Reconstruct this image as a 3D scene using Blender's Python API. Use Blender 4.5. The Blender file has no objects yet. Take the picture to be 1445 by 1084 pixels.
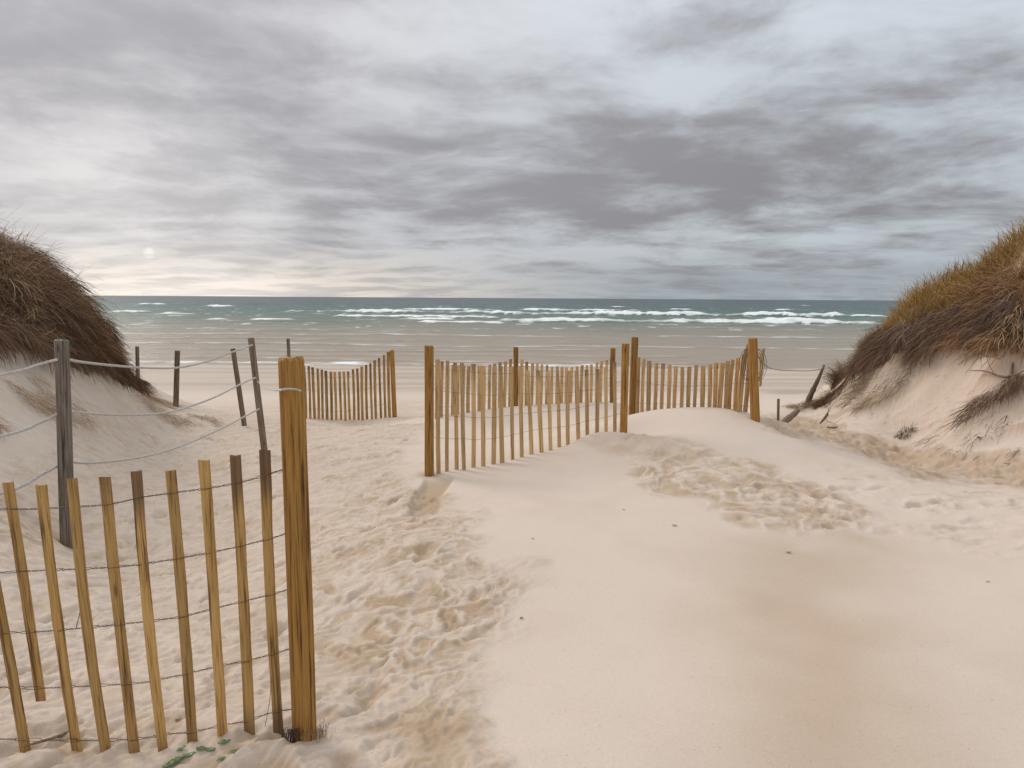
import bpy, math, random
import numpy as np
from mathutils import Matrix, Vector

random.seed(7)
rng = np.random.default_rng(11)
SC = bpy.context.scene
COL = SC.collection

# ------------------------------------------------------------------ camera
W0, H0, FPX = 1445.0, 1084.0, 963.3
PITCH, ROLL, CAMZ = math.radians(7.18), 0.0063, 1.67
Rv = np.array([1.0, 0, 0]); Fv = np.array([0, math.cos(PITCH), -math.sin(PITCH)])
Uv = np.array([0, math.sin(PITCH), math.cos(PITCH)])
R2 = Rv * math.cos(ROLL) + Uv * math.sin(ROLL)
U2 = Uv * math.cos(ROLL) - Rv * math.sin(ROLL)
cam_d = bpy.data.cameras.new('camera')
cam = bpy.data.objects.new('camera', cam_d); COL.objects.link(cam)
cam_d.sensor_width = 36.0; cam_d.lens = 36.0 * FPX / W0
cam_d.clip_start = 0.05; cam_d.clip_end = 60000
cam.matrix_world = Matrix(((R2[0], U2[0], -Fv[0], 0), (R2[1], U2[1], -Fv[1], 0), (R2[2], U2[2], -Fv[2], CAMZ), (0, 0, 0, 1)))
SC.camera = cam

def ray(px, py):
    return Fv + R2 * ((px - W0 / 2) / FPX) + U2 * (-(py - H0 / 2) / FPX)

def P(px, py, y):
    """world point seen at photo pixel (px, py), at distance y in front of the photographer"""
    d = ray(px, py)
    p = d * (y / d[1]); p[2] += CAMZ
    return p

def PZ(px, py, z):
    d = ray(px, py); t = (z - CAMZ) / d[2]
    p = d * t; p[2] += CAMZ
    return p

def project(x, y, z):
    zz = z - CAMZ
    f = Fv[1] * y + Fv[2] * zz
    r = R2[0] * x + R2[1] * y + R2[2] * zz
    u = U2[0] * x + U2[1] * y + U2[2] * zz
    f = np.where(f < 0.05, 0.05, f)
    return W0 / 2 + FPX * r / f, H0 / 2 - FPX * u / f

# ------------------------------------------------------------------ render / view
SC.render.engine = 'CYCLES'
SC.cycles.use_denoising = True
SC.cycles.max_bounces = 6
SC.view_settings.view_transform = 'Standard'
SC.view_settings.look = 'None'
SC.view_settings.exposure = 0.06
SC.view_settings.gamma = 1.0

# ------------------------------------------------------------------ node helper
class NT:
    def __init__(self, tree):
        self.t = tree; self.n = tree.nodes; self.l = tree.links
    def new(self, ty, **kw):
        nd = self.n.new(ty)
        for k, v in kw.items(): setattr(nd, k, v)
        return nd
    def put(self, sock, v):
        if isinstance(v, bpy.types.NodeSocket): self.l.new(v, sock)
        elif v is not None: sock.default_value = v
    def math(self, op, a, b=None, c=None, clamp=False):
        nd = self.new('ShaderNodeMath', operation=op, use_clamp=clamp)
        self.put(nd.inputs[0], a); self.put(nd.inputs[1], b); self.put(nd.inputs[2], c)
        return nd.outputs[0]
    def add(self, a, b): return self.math('ADD', a, b)
    def mul(self, a, b): return self.math('MULTIPLY', a, b)
    def sub(self, a, b): return self.math('SUBTRACT', a, b)
    def smooth(self, v, lo, hi, a=0.0, b=1.0):
        nd = self.new('ShaderNodeMapRange', interpolation_type='SMOOTHSTEP')
        self.put(nd.inputs[0], v); self.put(nd.inputs[1], lo); self.put(nd.inputs[2], hi)
        self.put(nd.inputs[3], a); self.put(nd.inputs[4], b)
        return nd.outputs[0]
    def mix(self, f, a, b, blend='MIX'):
        nd = self.new('ShaderNodeMix', data_type='RGBA', blend_type=blend)
        self.put(nd.inputs[0], f)
        for s, v in ((nd.inputs[6], a), (nd.inputs[7], b)):
            if isinstance(v, tuple): v = (*v, 1.0) if len(v) == 3 else v
            self.put(s, v)
        return nd.outputs[2]
    def vec(self, x, y, z=0.0):
        nd = self.new('ShaderNodeCombineXYZ')
        self.put(nd.inputs[0], x); self.put(nd.inputs[1], y); self.put(nd.inputs[2], z)
        return nd.outputs[0]
    def mapping(self, v, loc=(0, 0, 0), rot=(0, 0, 0), scale=(1, 1, 1)):
        nd = self.new('ShaderNodeMapping')
        self.put(nd.inputs[0], v); nd.inputs[1].default_value = loc; nd.inputs[2].default_value = rot; nd.inputs[3].default_value = scale
        return nd.outputs[0]
    def noise(self, v, scale, detail=4, rough=0.5, dist=0.0, out=0):
        nd = self.new('ShaderNodeTexNoise')
        self.put(nd.inputs['Vector'], v); nd.inputs['Scale'].default_value = scale
        nd.inputs['Detail'].default_value = detail; nd.inputs['Roughness'].default_value = rough
        nd.inputs['Distortion'].default_value = dist
        return nd.outputs[out]
    def ramp(self, f, stops):
        nd = self.new('ShaderNodeValToRGB'); self.put(nd.inputs[0], f)
        el = nd.color_ramp.elements
        while len(el) < len(stops): el.new(0.5)
        for e, (p, c) in zip(el, stops):
            e.position = p; e.color = (*c, 1.0)
        return nd.outputs[0]
    def attr(self, name, kind='GEOMETRY', out='Fac'):
        nd = self.new('ShaderNodeAttribute', attribute_name=name, attribute_type=kind)
        return nd.outputs[out]

# ------------------------------------------------------------------ sky
SUN_EL, SUN_AZ = math.radians(31), math.radians(-48)       # azimuth from the view axis, positive to the right
world = bpy.data.worlds.new('World'); SC.world = world; world.use_nodes = True
wt = world.node_tree; wt.nodes.clear(); w = NT(wt)
gen = w.new('ShaderNodeTexCoord').outputs['Generated']
sep = w.new('ShaderNodeSeparateXYZ'); w.l.new(gen, sep.inputs[0])
dx, dy, dz = sep.outputs
zc = w.math('MAXIMUM', dz, 0.0)
az = w.math('ARCTAN2', dx, dy)
inv = w.math('DIVIDE', 1.0, w.add(zc, 0.125))
cx, cy = w.mul(dx, inv), w.mul(dy, inv)                     # position on the cloud layer overhead
base = w.vec(cx, cy, 0.0)
warp = w.noise(w.mapping(base, (3.1, 1.7, 0)), 0.7, 3, 0.5, out=1)
wsub = w.new('ShaderNodeVectorMath', operation='SUBTRACT'); w.l.new(warp, wsub.inputs[0]); wsub.inputs[1].default_value = (0.5, 0.5, 0.5)
wsc = w.new('ShaderNodeVectorMath', operation='SCALE'); w.l.new(wsub.outputs[0], wsc.inputs[0]); wsc.inputs['Scale'].default_value = 0.7
wad = w.new('ShaderNodeVectorMath', operation='ADD'); w.l.new(base, wad.inputs[0]); w.l.new(wsc.outputs[0], wad.inputs[1])
pw = wad.outputs[0]
big = w.noise(w.mapping(pw, (8.3, 2.2, 0), (0, 0, 0.15), (0.6, 0.85, 1)), 0.85, 2, 0.45)
mid = w.noise(w.mapping(pw, (1.3, 5.2, 2), (0, 0, -0.1), (0.85, 1.15, 1)), 2.3, 6, 0.50)
vor = w.new('ShaderNodeTexVoronoi', feature='SMOOTH_F1'); w.l.new(w.mapping(pw, (0.4, 0.9, 0), (0, 0, 0.2), (1.0, 1.15, 1)), vor.inputs['Vector']); vor.inputs['Scale'].default_value = 2.3; vor.inputs['Smoothness'].default_value = 0.5
fine = w.noise(w.mapping(pw, (4.3, 0.2, 5), (0, 0, 0.08), (1.15, 1.1, 1)), 4.6, 8, 0.58, 0.0)
fine2 = w.noise(w.mapping(pw, (2.3, 7.2, 9), (0, 0, -0.15), (1.1, 1.0, 1)), 11.0, 6, 0.6)
def blob(x, y, sx, sy, amp):
    a = w.math('POWER', w.math('DIVIDE', w.sub(cx, x), sx), 2.0)
    b = w.math('POWER', w.math('DIVIDE', w.sub(cy, y), sy), 2.0)
    return w.mul(w.math('EXPONENT', w.mul(w.add(a, b), -1.0)), amp)
dens = w.add(w.add(w.mul(big, 0.75), w.mul(mid, 0.74)), w.mul(fine, 0.30))
dens = w.add(dens, w.mul(w.sub(fine2, 0.5), 0.22))
dens = w.add(dens, w.mul(w.sub(0.42, vor.outputs['Distance']), 0.26))    # about 0.9 in the middle
for bl in ((0.7, 4.3, 2.3, 1.2, 0.26), (-1.2, 2.9, 0.9, 0.8, 0.10), (0.75, 1.9, 0.45, 0.5, 0.12),
           (1.25, 2.3, 0.25, 0.3, -0.07), (0.1, 2.0, 0.25, 0.45, -0.18), (-0.35, 2.5, 0.35, 0.3, -0.12), (2.6, 3.6, 0.8, 0.8, -0.10),
           (-2.6, 3.3, 0.6, 0.9, -0.06), (-1.5, 2.0, 1.2, 0.8, 0.10), (0.4, 2.3, 2.4, 1.1, 0.06)):
    dens = w.add(dens, blob(bl[0] * 0.78, bl[1] * 0.78, bl[2] * 0.85, bl[3] * 0.8, bl[4]))
dens = w.sub(dens, w.mul(w.smooth(dz, 0.17, 0.36), w.smooth(az, -0.3, 0.3, 0.0, 0.08)))
cover = w.smooth(dens, 0.66, 1.20)
right = w.smooth(az, -0.75, 0.55)
thin = w.mix(right, (0.60, 0.575, 0.585), (0.505, 0.555, 0.60))
thick = w.mix(right, (0.355, 0.35, 0.37), (0.24, 0.235, 0.25))
cloud = w.mix(cover, thin, thick)
# clear strip low over the sea: cream on the sun's side, slate blue on the other
hor = w.mix(w.smooth(az, -0.35, 0.25), (0.86, 0.77, 0.68), (0.31, 0.355, 0.395))
low = w.smooth(dz, 0.0, 0.085, 1.0, 0.0)
lowc = w.math('MULTIPLY', low, w.smooth(mid, 0.36, 0.60, 1.0, 0.45))
cloud = w.mix(lowc, cloud, hor)
# the sun itself, a pale disc behind the thin cloud at the left
sd = w.new('ShaderNodeVectorMath', operation='DOT_PRODUCT'); w.l.new(gen, sd.inputs[0])
sdir = P(210, 357, 1.0) - np.array([0, 0, CAMZ]); sdir /= np.linalg.norm(sdir); sd.inputs[1].default_value = tuple(sdir)
glow = w.math('MULTIPLY', w.smooth(sd.outputs['Value'], 0.975, 1.0), 0.16)
disc = w.math('MULTIPLY', w.smooth(sd.outputs['Value'], 0.999965, 1.0), w.smooth(fine, 0.35, 0.6, 0.20, 0.08))
gl = w.add(glow, disc)
cloud = w.mix(1.0, cloud, w.vec(gl, w.mul(gl, 0.95), w.mul(gl, 0.88)), 'ADD')
# overcast sky brightens steadily towards the zenith
zen = w.add(1.0, w.mul(w.math('POWER', zc, 1.5), 1.3))
cl2 = w.new('ShaderNodeVectorMath', operation='SCALE'); w.l.new(cloud, cl2.inputs[0]); w.l.new(zen, cl2.inputs['Scale'])
below = w.smooth(dz, -0.03, -0.001)
skyc = w.mix(below, (0.30, 0.28, 0.26), cl2.outputs[0])
nish = w.new('ShaderNodeTexSky', sky_type='NISHITA', sun_disc=False)
nish.sun_elevation = SUN_EL; nish.sun_rotation = SUN_AZ
bg1 = w.new('ShaderNodeBackground'); w.l.new(nish.outputs[0], bg1.inputs[0]); bg1.inputs[1].default_value = 0.05
bg2 = w.new('ShaderNodeBackground'); w.l.new(skyc, bg2.inputs[0]); bg2.inputs[1].default_value = 1.0
mx = w.new('ShaderNodeMixShader'); mx.inputs[0].default_value = 0.95
w.l.new(bg1.outputs[0], mx.inputs[1]); w.l.new(bg2.outputs[0], mx.inputs[2])
w.l.new(mx.outputs[0], w.new('ShaderNodeOutputWorld').inputs[0])

# ------------------------------------------------------------------ sun (behind the overcast: very soft)
sun_d = bpy.data.lights.new('sun', 'SUN'); sun_d.energy = 1.5; sun_d.angle = math.radians(20); sun_d.color = (1.0, 0.93, 0.84)
sun = bpy.data.objects.new('sun', sun_d); COL.objects.link(sun)
sv = Vector((math.sin(SUN_AZ) * math.cos(SUN_EL), math.cos(SUN_AZ) * math.cos(SUN_EL), math.sin(SUN_EL)))
sun.rotation_euler = sv.to_track_quat('Z', 'Y').to_euler()

# ------------------------------------------------------------------ helpers
def tag(o, label=None, cat=None, group=None, kind=None):
    if label: o['label'] = label
    if cat: o['category'] = cat
    if group: o['group'] = group
    if kind: o['kind'] = kind
    return o

def mesh_obj(name, V, Fc, mat, parent=None, loc=None, smooth=True, attrs=None):
    """V (n,3) world vertices, Fc (m,3|4) faces or list of arrays"""
    V = np.asarray(V, dtype=np.float32)
    if loc is not None: V = V - np.asarray(loc, dtype=np.float32)
    fl = Fc if isinstance(Fc, list) else [Fc]
    fl = [np.asarray(f, dtype=np.int32) for f in fl if len(f)]
    me = bpy.data.meshes.new(name)
    me.vertices.add(len(V)); me.vertices.foreach_set('co', V.ravel())
    nl = sum(f.size for f in fl); npoly = sum(len(f) for f in fl)
    me.loops.add(nl); me.polygons.add(npoly)
    me.loops.foreach_set('vertex_index', np.concatenate([f.ravel() for f in fl]))
    tot = np.concatenate([np.full(len(f), f.shape[1], dtype=np.int32) for f in fl])
    me.polygons.foreach_set('loop_start', np.concatenate([[0], np.cumsum(tot)[:-1]]).astype(np.int32))
    me.polygons.foreach_set('use_smooth', np.full(npoly, smooth, dtype=bool))
    me.update(calc_edges=True)
    for k, a in (attrs or {}).items():
        a = np.asarray(a, dtype=np.float32)
        if a.ndim == 1:
            at = me.attributes.new(k, 'FLOAT', 'POINT'); at.data.foreach_set('value', a)
        else:
            at = me.attributes.new(k, 'FLOAT_COLOR', 'POINT')
            at.data.foreach_set('color', np.concatenate([a, np.ones((len(a), 1), np.float32)], 1).ravel())
    me.materials.append(mat)
    o = bpy.data.objects.new(name, me); COL.objects.link(o)
    if parent is not None: o.parent = parent
    elif loc is not None: o.location = tuple(loc)
    return o

def empty(name, loc):
    o = bpy.data.objects.new(name, None); COL.objects.link(o)
    o.location = tuple(loc); o.empty_display_size = 0.2
    return o

def sstep(a, lo, hi):
    t = np.clip((a - lo) / (hi - lo), 0, 1); return t * t * (3 - 2 * t)

_perm = rng.integers(0, 1 << 16, 4096)
_grad = np.exp(1j * rng.uniform(0, 2 * np.pi, 4096))
def pn(x, y, seed=0):
    xi = np.floor(x).astype(np.int64); yi = np.floor(y).astype(np.int64)
    fx = x - xi; fy = y - yi
    def g(ix, iy):
        h = _perm[(ix + _perm[(iy + seed * 131) & 4095]) & 4095] & 4095
        return _grad[h]
    u = fx * fx * fx * (fx * (fx * 6 - 15) + 10); v = fy * fy * fy * (fy * (fy * 6 - 15) + 10)
    def dot(gr, a, b): return gr.real * a + gr.imag * b
    n00 = dot(g(xi, yi), fx, fy); n10 = dot(g(xi + 1, yi), fx - 1, fy)
    n01 = dot(g(xi, yi + 1), fx, fy - 1); n11 = dot(g(xi + 1, yi + 1), fx - 1, fy - 1)
    return ((n00 * (1 - u) + n10 * u) * (1 - v) + (n01 * (1 - u) + n11 * u) * v) * 1.5
def fbm(x, y, oct=4, seed=0, gain=0.5):
    s = 0; a = 1.0
    for k in range(oct):
        s = s + a * pn(x * 2 ** k, y * 2 ** k, seed + k); a *= gain
    return s
def inpoly(px, py, poly):
    poly = np.asarray(poly, float); inside = np.zeros(np.shape(px), bool)
    j = len(poly) - 1
    for i in range(len(poly)):
        xi, yi = poly[i]; xj, yj = poly[j]
        c = ((yi > py) != (yj > py)) & (px < (xj - xi) * (py - yi) / (yj - yi + 1e-9) + xi)
        inside ^= c; j = i
    return inside

# ------------------------------------------------------------------ terrain
ctl = []
for a in [(0, 1060, 2.42), (152, 1068, 2.38), (300, 1047, 2.42), (430, 1043, 2.45), (393, 1031, 2.47), (0, 880, 3.6), (60, 800, 4.5), (95, 772, 5.7), (0, 700, 5.5),
          (0, 600, 7.0), (0, 540, 7.8), (0, 490, 8.6), (60, 500, 9.2), (100, 522, 9.9), (150, 540, 10.9), (190, 550, 12.0), (212, 563, 13.0), (150, 640, 8.5), (100, 600, 8.6), (210, 620, 10.5),
          (250, 575, 13.2), (330, 620, 11.3), (345, 601, 12.4), (290, 690, 7.6), (372, 642, 10.0),
          (500, 900, 3.55), (560, 760, 5.05), (500, 640, 9.2), (450, 700, 7.1), (520, 600, 13.3), (440, 591, 14.0), (490, 594, 13.9), (556, 589, 14.3), (620, 640, 9.0),
          (640, 1080, 2.26), (720, 1084, 2.2), (740, 900, 3.4), (720, 760, 5.05), (605, 668, 7.6), (592, 730, 5.95), (640, 690, 6.9), (700, 661, 7.75), (668, 663, 7.7), (740, 643, 8.0),
          (790, 636, 8.12), (842, 617, 8.25), (868, 613, 8.35), (880, 615, 8.4), (910, 622, 8.15), (800, 690, 6.5), (850, 660, 7.2),
          (900, 583, 9.1), (940, 578, 8.95), (985, 577, 8.8), (1030, 579, 8.6), (1064, 592, 8.4), (1110, 606, 8.3), (930, 620, 8.0), (950, 660, 7.0), (1000, 640, 7.4), (1050, 690, 6.2), (1100, 650, 7.2),
          (1000, 750, 5.05), (1000, 900, 3.3), (1300, 900, 3.2), (1445, 1084, 2.2), (1100, 1080, 2.2), (1445, 800, 4.35), (1250, 760, 5.0), (1200, 700, 6.1), (1350, 700, 6.2),
          (1200, 640, 8.0), (1290, 660, 7.6), (1445, 690, 6.6),
          (1150, 606, 11.0), (1230, 628, 9.6), (1330, 648, 8.6), (1170, 598, 11.6), (1130, 585, 12.6), (1100, 575, 13.0), (1445, 650, 7.7),
          (1445, 600, 8.2), (1350, 575, 9.5), (1290, 612, 9.9), (1230, 562, 11.9), (1300, 522, 10.9), (1200, 537, 12.7), (1370, 500, 9.9), (1445, 505, 8.9), (1445, 440, 9.0), (1400, 430, 9.9),
          (1445, 368, 9.6), (1380, 402, 10.4), (1340, 416, 10.8), (1300, 428, 11.2), (1252, 450, 11.9), (1220, 484, 12.6), (1200, 528, 13.3), (1160, 558, 14.0), (1145, 564, 14.4),
          (0, 368, 10.0), (48, 400, 10.4), (96, 438, 10.9), (121, 455, 11.4), (138, 495, 12.0), (160, 532, 12.6), (186, 560, 13.3), (60, 450, 9.7), (120, 490, 10.6),
          (615, 590, 11.9), (700, 577, 12.8), (735, 573, 13.2), (800, 569, 13.5), (865, 567, 13.7)]:
    ctl.append(P(*a))
for a in [(-8, 14.2, 0.0), (-9, 13.2, 0.9), (-7.5, 16, -1.05), (-12, 12, 2.8), (-12, 9, 3.0), (-12, 17, -0.6), (-14, 14, 1.8), (-9, 10, 2.7), (-9, 7, 1.6), (-6.5, 4, 1.1), (-4, 2, 0.35), (-2.5, 0.3, 0.1),
          (-3, -1, 0.15), (3, -1, 0.05), (0, -1, 0.02), (0, 0.8, 0.0), (3, 0.3, 0.05), (5, 2, 0.1), (7.5, 4, 0.5), (10, 7, 2.2), (11, 9.5, 2.8), (10.5, 13, 1.7), (8.2, 11.6, 1.6), (7.5, 12.6, 1.0), (-8.3, 11.2, 2.15), (6.8, 14.2, 0.3), (9.4, 10.6, 2.4), (14, 12, 3.0), (9, 14.5, 0.6), (8, 16, -0.6), (12, 17, -0.5), (16, 15, 1.6),
          (0, 10.5, -0.45), (2.2, 10.6, -0.3), (3.6, 10.2, -0.2), (5.2, 10.2, -0.35), (3.2, 13, -0.62), (5.5, 16, -1.05), (0, 17, -1.1), (-4, 17, -1.15), (3, 18, -1.2)]:
    ctl.append(np.array(a, float))
for yy, zz in ((21, -1.5), (26, -1.85), (32, -2.03), (40, -2.24), (52, -2.7)):
    for uu in (-1.5, -1.0, -0.6, -0.25, 0.1, 0.45, 0.8, 1.2, 1.6):
        ctl.append(np.array([uu * (yy + 3), yy, zz]))
ctl = np.array(ctl)
def uv_of(x, y): return x / (y + 3), np.log(np.maximum(y + 3, 0.5))
cu, cv = uv_of(ctl[:, 0], ctl[:, 1])
def tps_k(r2): return 0.5 * r2 * np.log(r2 + 1e-9)
n = len(ctl)
K = tps_k((cu[:, None] - cu) ** 2 + (cv[:, None] - cv) ** 2) + np.eye(n) * 6e-4
Pm = np.stack([np.ones(n), cu, cv], 1)
A = np.zeros((n + 3, n + 3)); A[:n, :n] = K; A[:n, n:] = Pm; A[n:, :n] = Pm.T
sol = np.linalg.solve(A, np.concatenate([ctl[:, 2], np.zeros(3)]))
def base_z(u, v):
    out = np.empty(u.size); uf, vf = u.ravel(), v.ravel()
    for s in range(0, uf.size, 40000):
        a, b = uf[s:s + 40000], vf[s:s + 40000]
        out[s:s + 40000] = tps_k((a[:, None] - cu) ** 2 + (b[:, None] - cv) ** 2) @ sol[:n] + sol[n] + sol[n + 1] * a + sol[n + 2] * b
    return out.reshape(u.shape)

ys = [-0.9]
while ys[-1] < 50:
    y = ys[-1]
    ys.append(y + (0.06 if y < 1.85 else min(max(0.011, 0.0045 * y), 0.12 if y < 16 else 0.25)))
ys = np.array(ys)
ud = np.concatenate([np.linspace(-1.7, -0.9, 60, endpoint=False), np.linspace(-0.9, -0.4, 230, endpoint=False), np.linspace(-0.4, 0.36, 480, endpoint=False), np.linspace(0.36, 0.9, 250, endpoint=False), np.linspace(0.9, 1.7, 60)])
vs = np.log(ys + 3)
Ug, Vg = np.meshgrid(ud, vs)
X = Ug * np.exp(Vg); Y = np.exp(Vg) - 3
# smooth base on a coarser grid then interpolated (the base is smooth)
uc = np.linspace(-1.7, 1.7, 460); vc = np.linspace(vs[0], vs[-1], 420)
Zc = base_z(*np.meshgrid(uc, vc))
def bil(grid, xs, ysx, u, v, uniform=True):
    iu = np.clip((u - xs[0]) / (xs[1] - xs[0]), 0, len(xs) - 1.001); iv = np.clip((v - ysx[0]) / (ysx[1] - ysx[0]), 0, len(ysx) - 1.001)
    a = iu.astype(int); b = iv.astype(int); fu = iu - a; fv = iv - b
    return (grid[b, a] * (1 - fu) + grid[b, a + 1] * fu) * (1 - fv) + (grid[b + 1, a] * (1 - fu) + grid[b + 1, a + 1] * fu) * fv
Z0 = bil(Zc, uc, vc, Ug, Vg)
PX, PY = project(X, Y, Z0)

# where people have walked and where the wind has smoothed the drift
wob = fbm(X * 1.3, Y * 1.3, 3, 5)
bx = np.interp(PY, [560, 600, 650, 690, 720, 760, 820, 880, 940, 1000, 1084, 1200], [640, 610, 592, 598, 655, 705, 728, 745, 695, 705, 720, 740])
path = sstep(bx - PX + wob * 60, -25, 45) * sstep(PX, -800, -200) * (1 - sstep(Y, 17, 24))
dunel = sstep(Z0 - np.interp(Y, [0, 4, 6, 9, 13, 20], [0.4, 0.15, -0.15, -0.1, -0.1, 0.5]), 0.0, 0.35) * (X < 0) * sstep(PY, 470, 500)
path = path * (1 - 0.85 * dunel)
e2 = ((PX - 1055) + (PY - 695) * -1.2) ** 2 / 130.0 ** 2 + ((PY - 693) - 0.12 * (PX - 1055)) ** 2 / 52.0 ** 2
dimp = 1 - sstep(e2 + wob * 0.5, 0.5, 1.3)
bandy = np.interp(PX, [1060, 1130, 1200, 1270, 1350, 1445, 1700], [590, 600, 622, 645, 660, 675, 700])
bandw = np.interp(PX, [1060, 1130, 1250, 1350, 1445], [9, 13, 20, 22, 26])
band = (1 - sstep(np.abs(PY - bandy) / bandw + wob * 0.5, 0.6, 1.4)) * sstep(PX, 1050, 1100)
light = sstep(PX, 1100, 1200) * sstep(PY, 640, 665) * (1 - sstep(PY + (1445 - PX) * 0.15, 765, 810)) * (1 - band)
beach = sstep(Y, 15, 20)

# wind-combed relief
wx = X + 0.10 * pn(X * 2.1, Y * 2.1, 21); wy = Y + 0.10 * pn(X * 2.1, Y * 2.1, 22)
al = 0.74 * wx + 0.67 * wy; ac = 0.67 * wx - 0.74 * wy
str1 = fbm(ac * 6.5, al * 2.0, 4, 31, 0.6)
str2 = 1 - 2 * np.abs(pn(ac * 13 + 0.9 * str1, al * 3.6, 41)); str3 = 1 - 2 * np.abs(pn(ac * 24 + 1.2 * str2, al * 7.0, 43))
lump = fbm(wx * 4.5, wy * 4.5, 4, 51, 0.55)
sm = fbm(X * 0.9, Y * 0.9, 3, 61)
near = 1 - sstep(Y, 9, 16) * 0.5
def ridged(sx, sy, k, wamp, seed):
    qx = ac * sx + wamp * fbm(X * k, Y * k, 3, seed); qy = al * sy + wamp * fbm(X * k, Y * k, 3, seed + 5)
    a_ = 1 - np.minimum(1, 2.2 * np.abs(pn(qx, qy, seed + 10))); b_ = 1 - np.minimum(1, 2.2 * np.abs(pn(qx * 2.1 + 3, qy * 2.1, seed + 20))); c_ = 1 - np.minimum(1, 2.2 * np.abs(pn(qx * 4.3 + 7, qy * 4.3, seed + 30)))
    return 0.55 * a_ ** 2 + 0.30 * b_ ** 2 + 0.15 * c_ ** 2
rid = ridged(5.2, 2.5, 2.6, 0.9, 151); cell = ridged(2.3, 2.0, 2.0, 0.5, 201)
D = path * near * 0.022 * rid + dimp * 0.030 * cell + light * 0.010 * cell + band * 0.014 * ridged(5, 4, 3.0, 0.8, 251)
D += path * near * (0.012 * str1 + 0.005 * str2 + 0.0045 * str3 + 0.012 * lump)
D += dimp * 0.010 * lump + band * 0.030 * fbm(wx * 5, wy * 4, 4, 71, 0.6) + light * (0.014 * fbm(wx * 3.0, wy * 4.0, 3, 81))
D += (1 - path) * (1 - beach) * 0.012 * sm
dunes = sstep(np.abs(X), 4.5, 6.5) * (1 - beach) * sstep(Y, 3, 6)
comb = fbm((0.6 * X + 0.8 * Z0) * 1.1, (Y + Z0) * 3.5, 4, 91, 0.55)
comb2 = fbm((0.75 * X * np.sign(-X) + 0.66 * Y) * 1.3, (0.75 * Y - 0.66 * X * np.sign(-X)) * 6.0, 4, 93, 0.6)
D += dunes * (1 - path) * (0.035 * comb + 0.05 * sm + 0.034 * comb2)
D += beach * 0.02 * fbm(X * 0.25, Y * 0.8, 3, 99)
tint = np.zeros_like(D)

# footprints
def prints(mask, count, box, ang0, angs, depth, seed, size=(0.145, 0.055)):
    global D, tint
    r = np.random.default_rng(seed); made = 0; tries = 0
    fx = X + 0.06 * pn(X * 6, Y * 6, seed) + 0.02 * pn(X * 17, Y * 17, seed + 3); fy = Y + 0.06 * pn(X * 6, Y * 6, seed + 9) + 0.02 * pn(X * 17, Y * 17, seed + 12)
    while made < count and tries < count * 30:
        tries += 1
        x0 = r.uniform(box[0], box[1]); y0 = box[2] * (box[3] / box[2]) ** r.uniform()
        iv = np.searchsorted(ys, y0); iu = np.searchsorted(ud, x0 / (y0 + 3))
        if iv >= len(ys) - 1 or iu >= len(ud) - 1 or mask[iv, iu] < r.uniform(0.25, 0.9): continue
        made += 1
        i0, i1 = np.searchsorted(ys, [y0 - 0.38, y0 + 0.38]); j0, j1 = np.searchsorted(ud, [(x0 - 0.38) / (y0 + 3), (x0 + 0.38) / (y0 + 3)])
        i1 += 1; j1 += 1
        a = ang0 + r.normal(0, angs); s = r.uniform(0.8, 1.25)
        lx = fx[i0:i1, j0:j1] - x0; ly = fy[i0:i1, j0:j1] - y0
        q = lx * math.cos(a) + ly * math.sin(a); t = -lx * math.sin(a) + ly * math.cos(a)
        rr = np.sqrt((q / (size[0] * s)) ** 2 + (t / (size[1] * s * (1 + 0.25 * q / size[0]))) ** 2)
        d = depth * r.uniform(0.5, 1.2)
        inside = 1 - sstep(rr, 0.45, 1.15); rim = np.exp(-((rr - 1.35) / 0.28) ** 2)
        skew = 1 + 0.7 * (lx * 0.5 + ly * 0.86) / 0.15
        m = mask[i0:i1, j0:j1]
        D[i0:i1, j0:j1] += m * d * (-inside + 0.33 * rim * skew)
        tint[i0:i1, j0:j1] = np.maximum(tint[i0:i1, j0:j1], inside * m * r.uniform(0.2, 1.0))
prints(path, 150, (-4.5, 1.2, 2.0, 13.0), 1.3, 0.6, 0.020, 301)
prints(dimp, 60, (0.9, 4.2, 5.0, 8.5), 0.9, 0.9, 0.018, 302, (0.13, 0.08))
prints(light, 60, (2.5, 7.5, 4.5, 8.5), 0.2, 0.4, 0.018, 303)
prints(band, 90, (2.5, 9.0, 6.0, 13.0), 0.2, 0.8, 0.035, 304, (0.13, 0.07))
# little hollow of wet tan sand in front of the middle fence post
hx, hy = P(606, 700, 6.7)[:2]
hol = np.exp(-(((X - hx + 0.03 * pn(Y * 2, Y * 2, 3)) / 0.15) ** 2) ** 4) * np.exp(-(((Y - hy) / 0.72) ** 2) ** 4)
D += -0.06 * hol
scour_shade = np.zeros_like(D)  # dents round slat and post bases, tinted below for contact shade
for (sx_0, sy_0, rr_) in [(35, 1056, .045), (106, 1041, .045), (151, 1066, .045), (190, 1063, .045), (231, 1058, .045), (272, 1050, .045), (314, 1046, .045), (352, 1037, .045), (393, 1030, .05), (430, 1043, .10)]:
    bxy = P(sx_0, sy_0, 2.44); scour_shade = np.maximum(scour_shade, np.exp(-(((X - bxy[0]) ** 2 + (Y - bxy[1]) ** 2) / rr_ ** 2)))
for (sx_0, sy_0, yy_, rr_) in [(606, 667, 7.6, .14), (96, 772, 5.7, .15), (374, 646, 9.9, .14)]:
    bxy = P(sx_0, sy_0, yy_); scour_shade = np.maximum(scour_shade, np.exp(-(((X - bxy[0]) ** 2 + (Y - bxy[1]) ** 2) / rr_ ** 2)))
D += -0.022 * scour_shade
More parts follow.
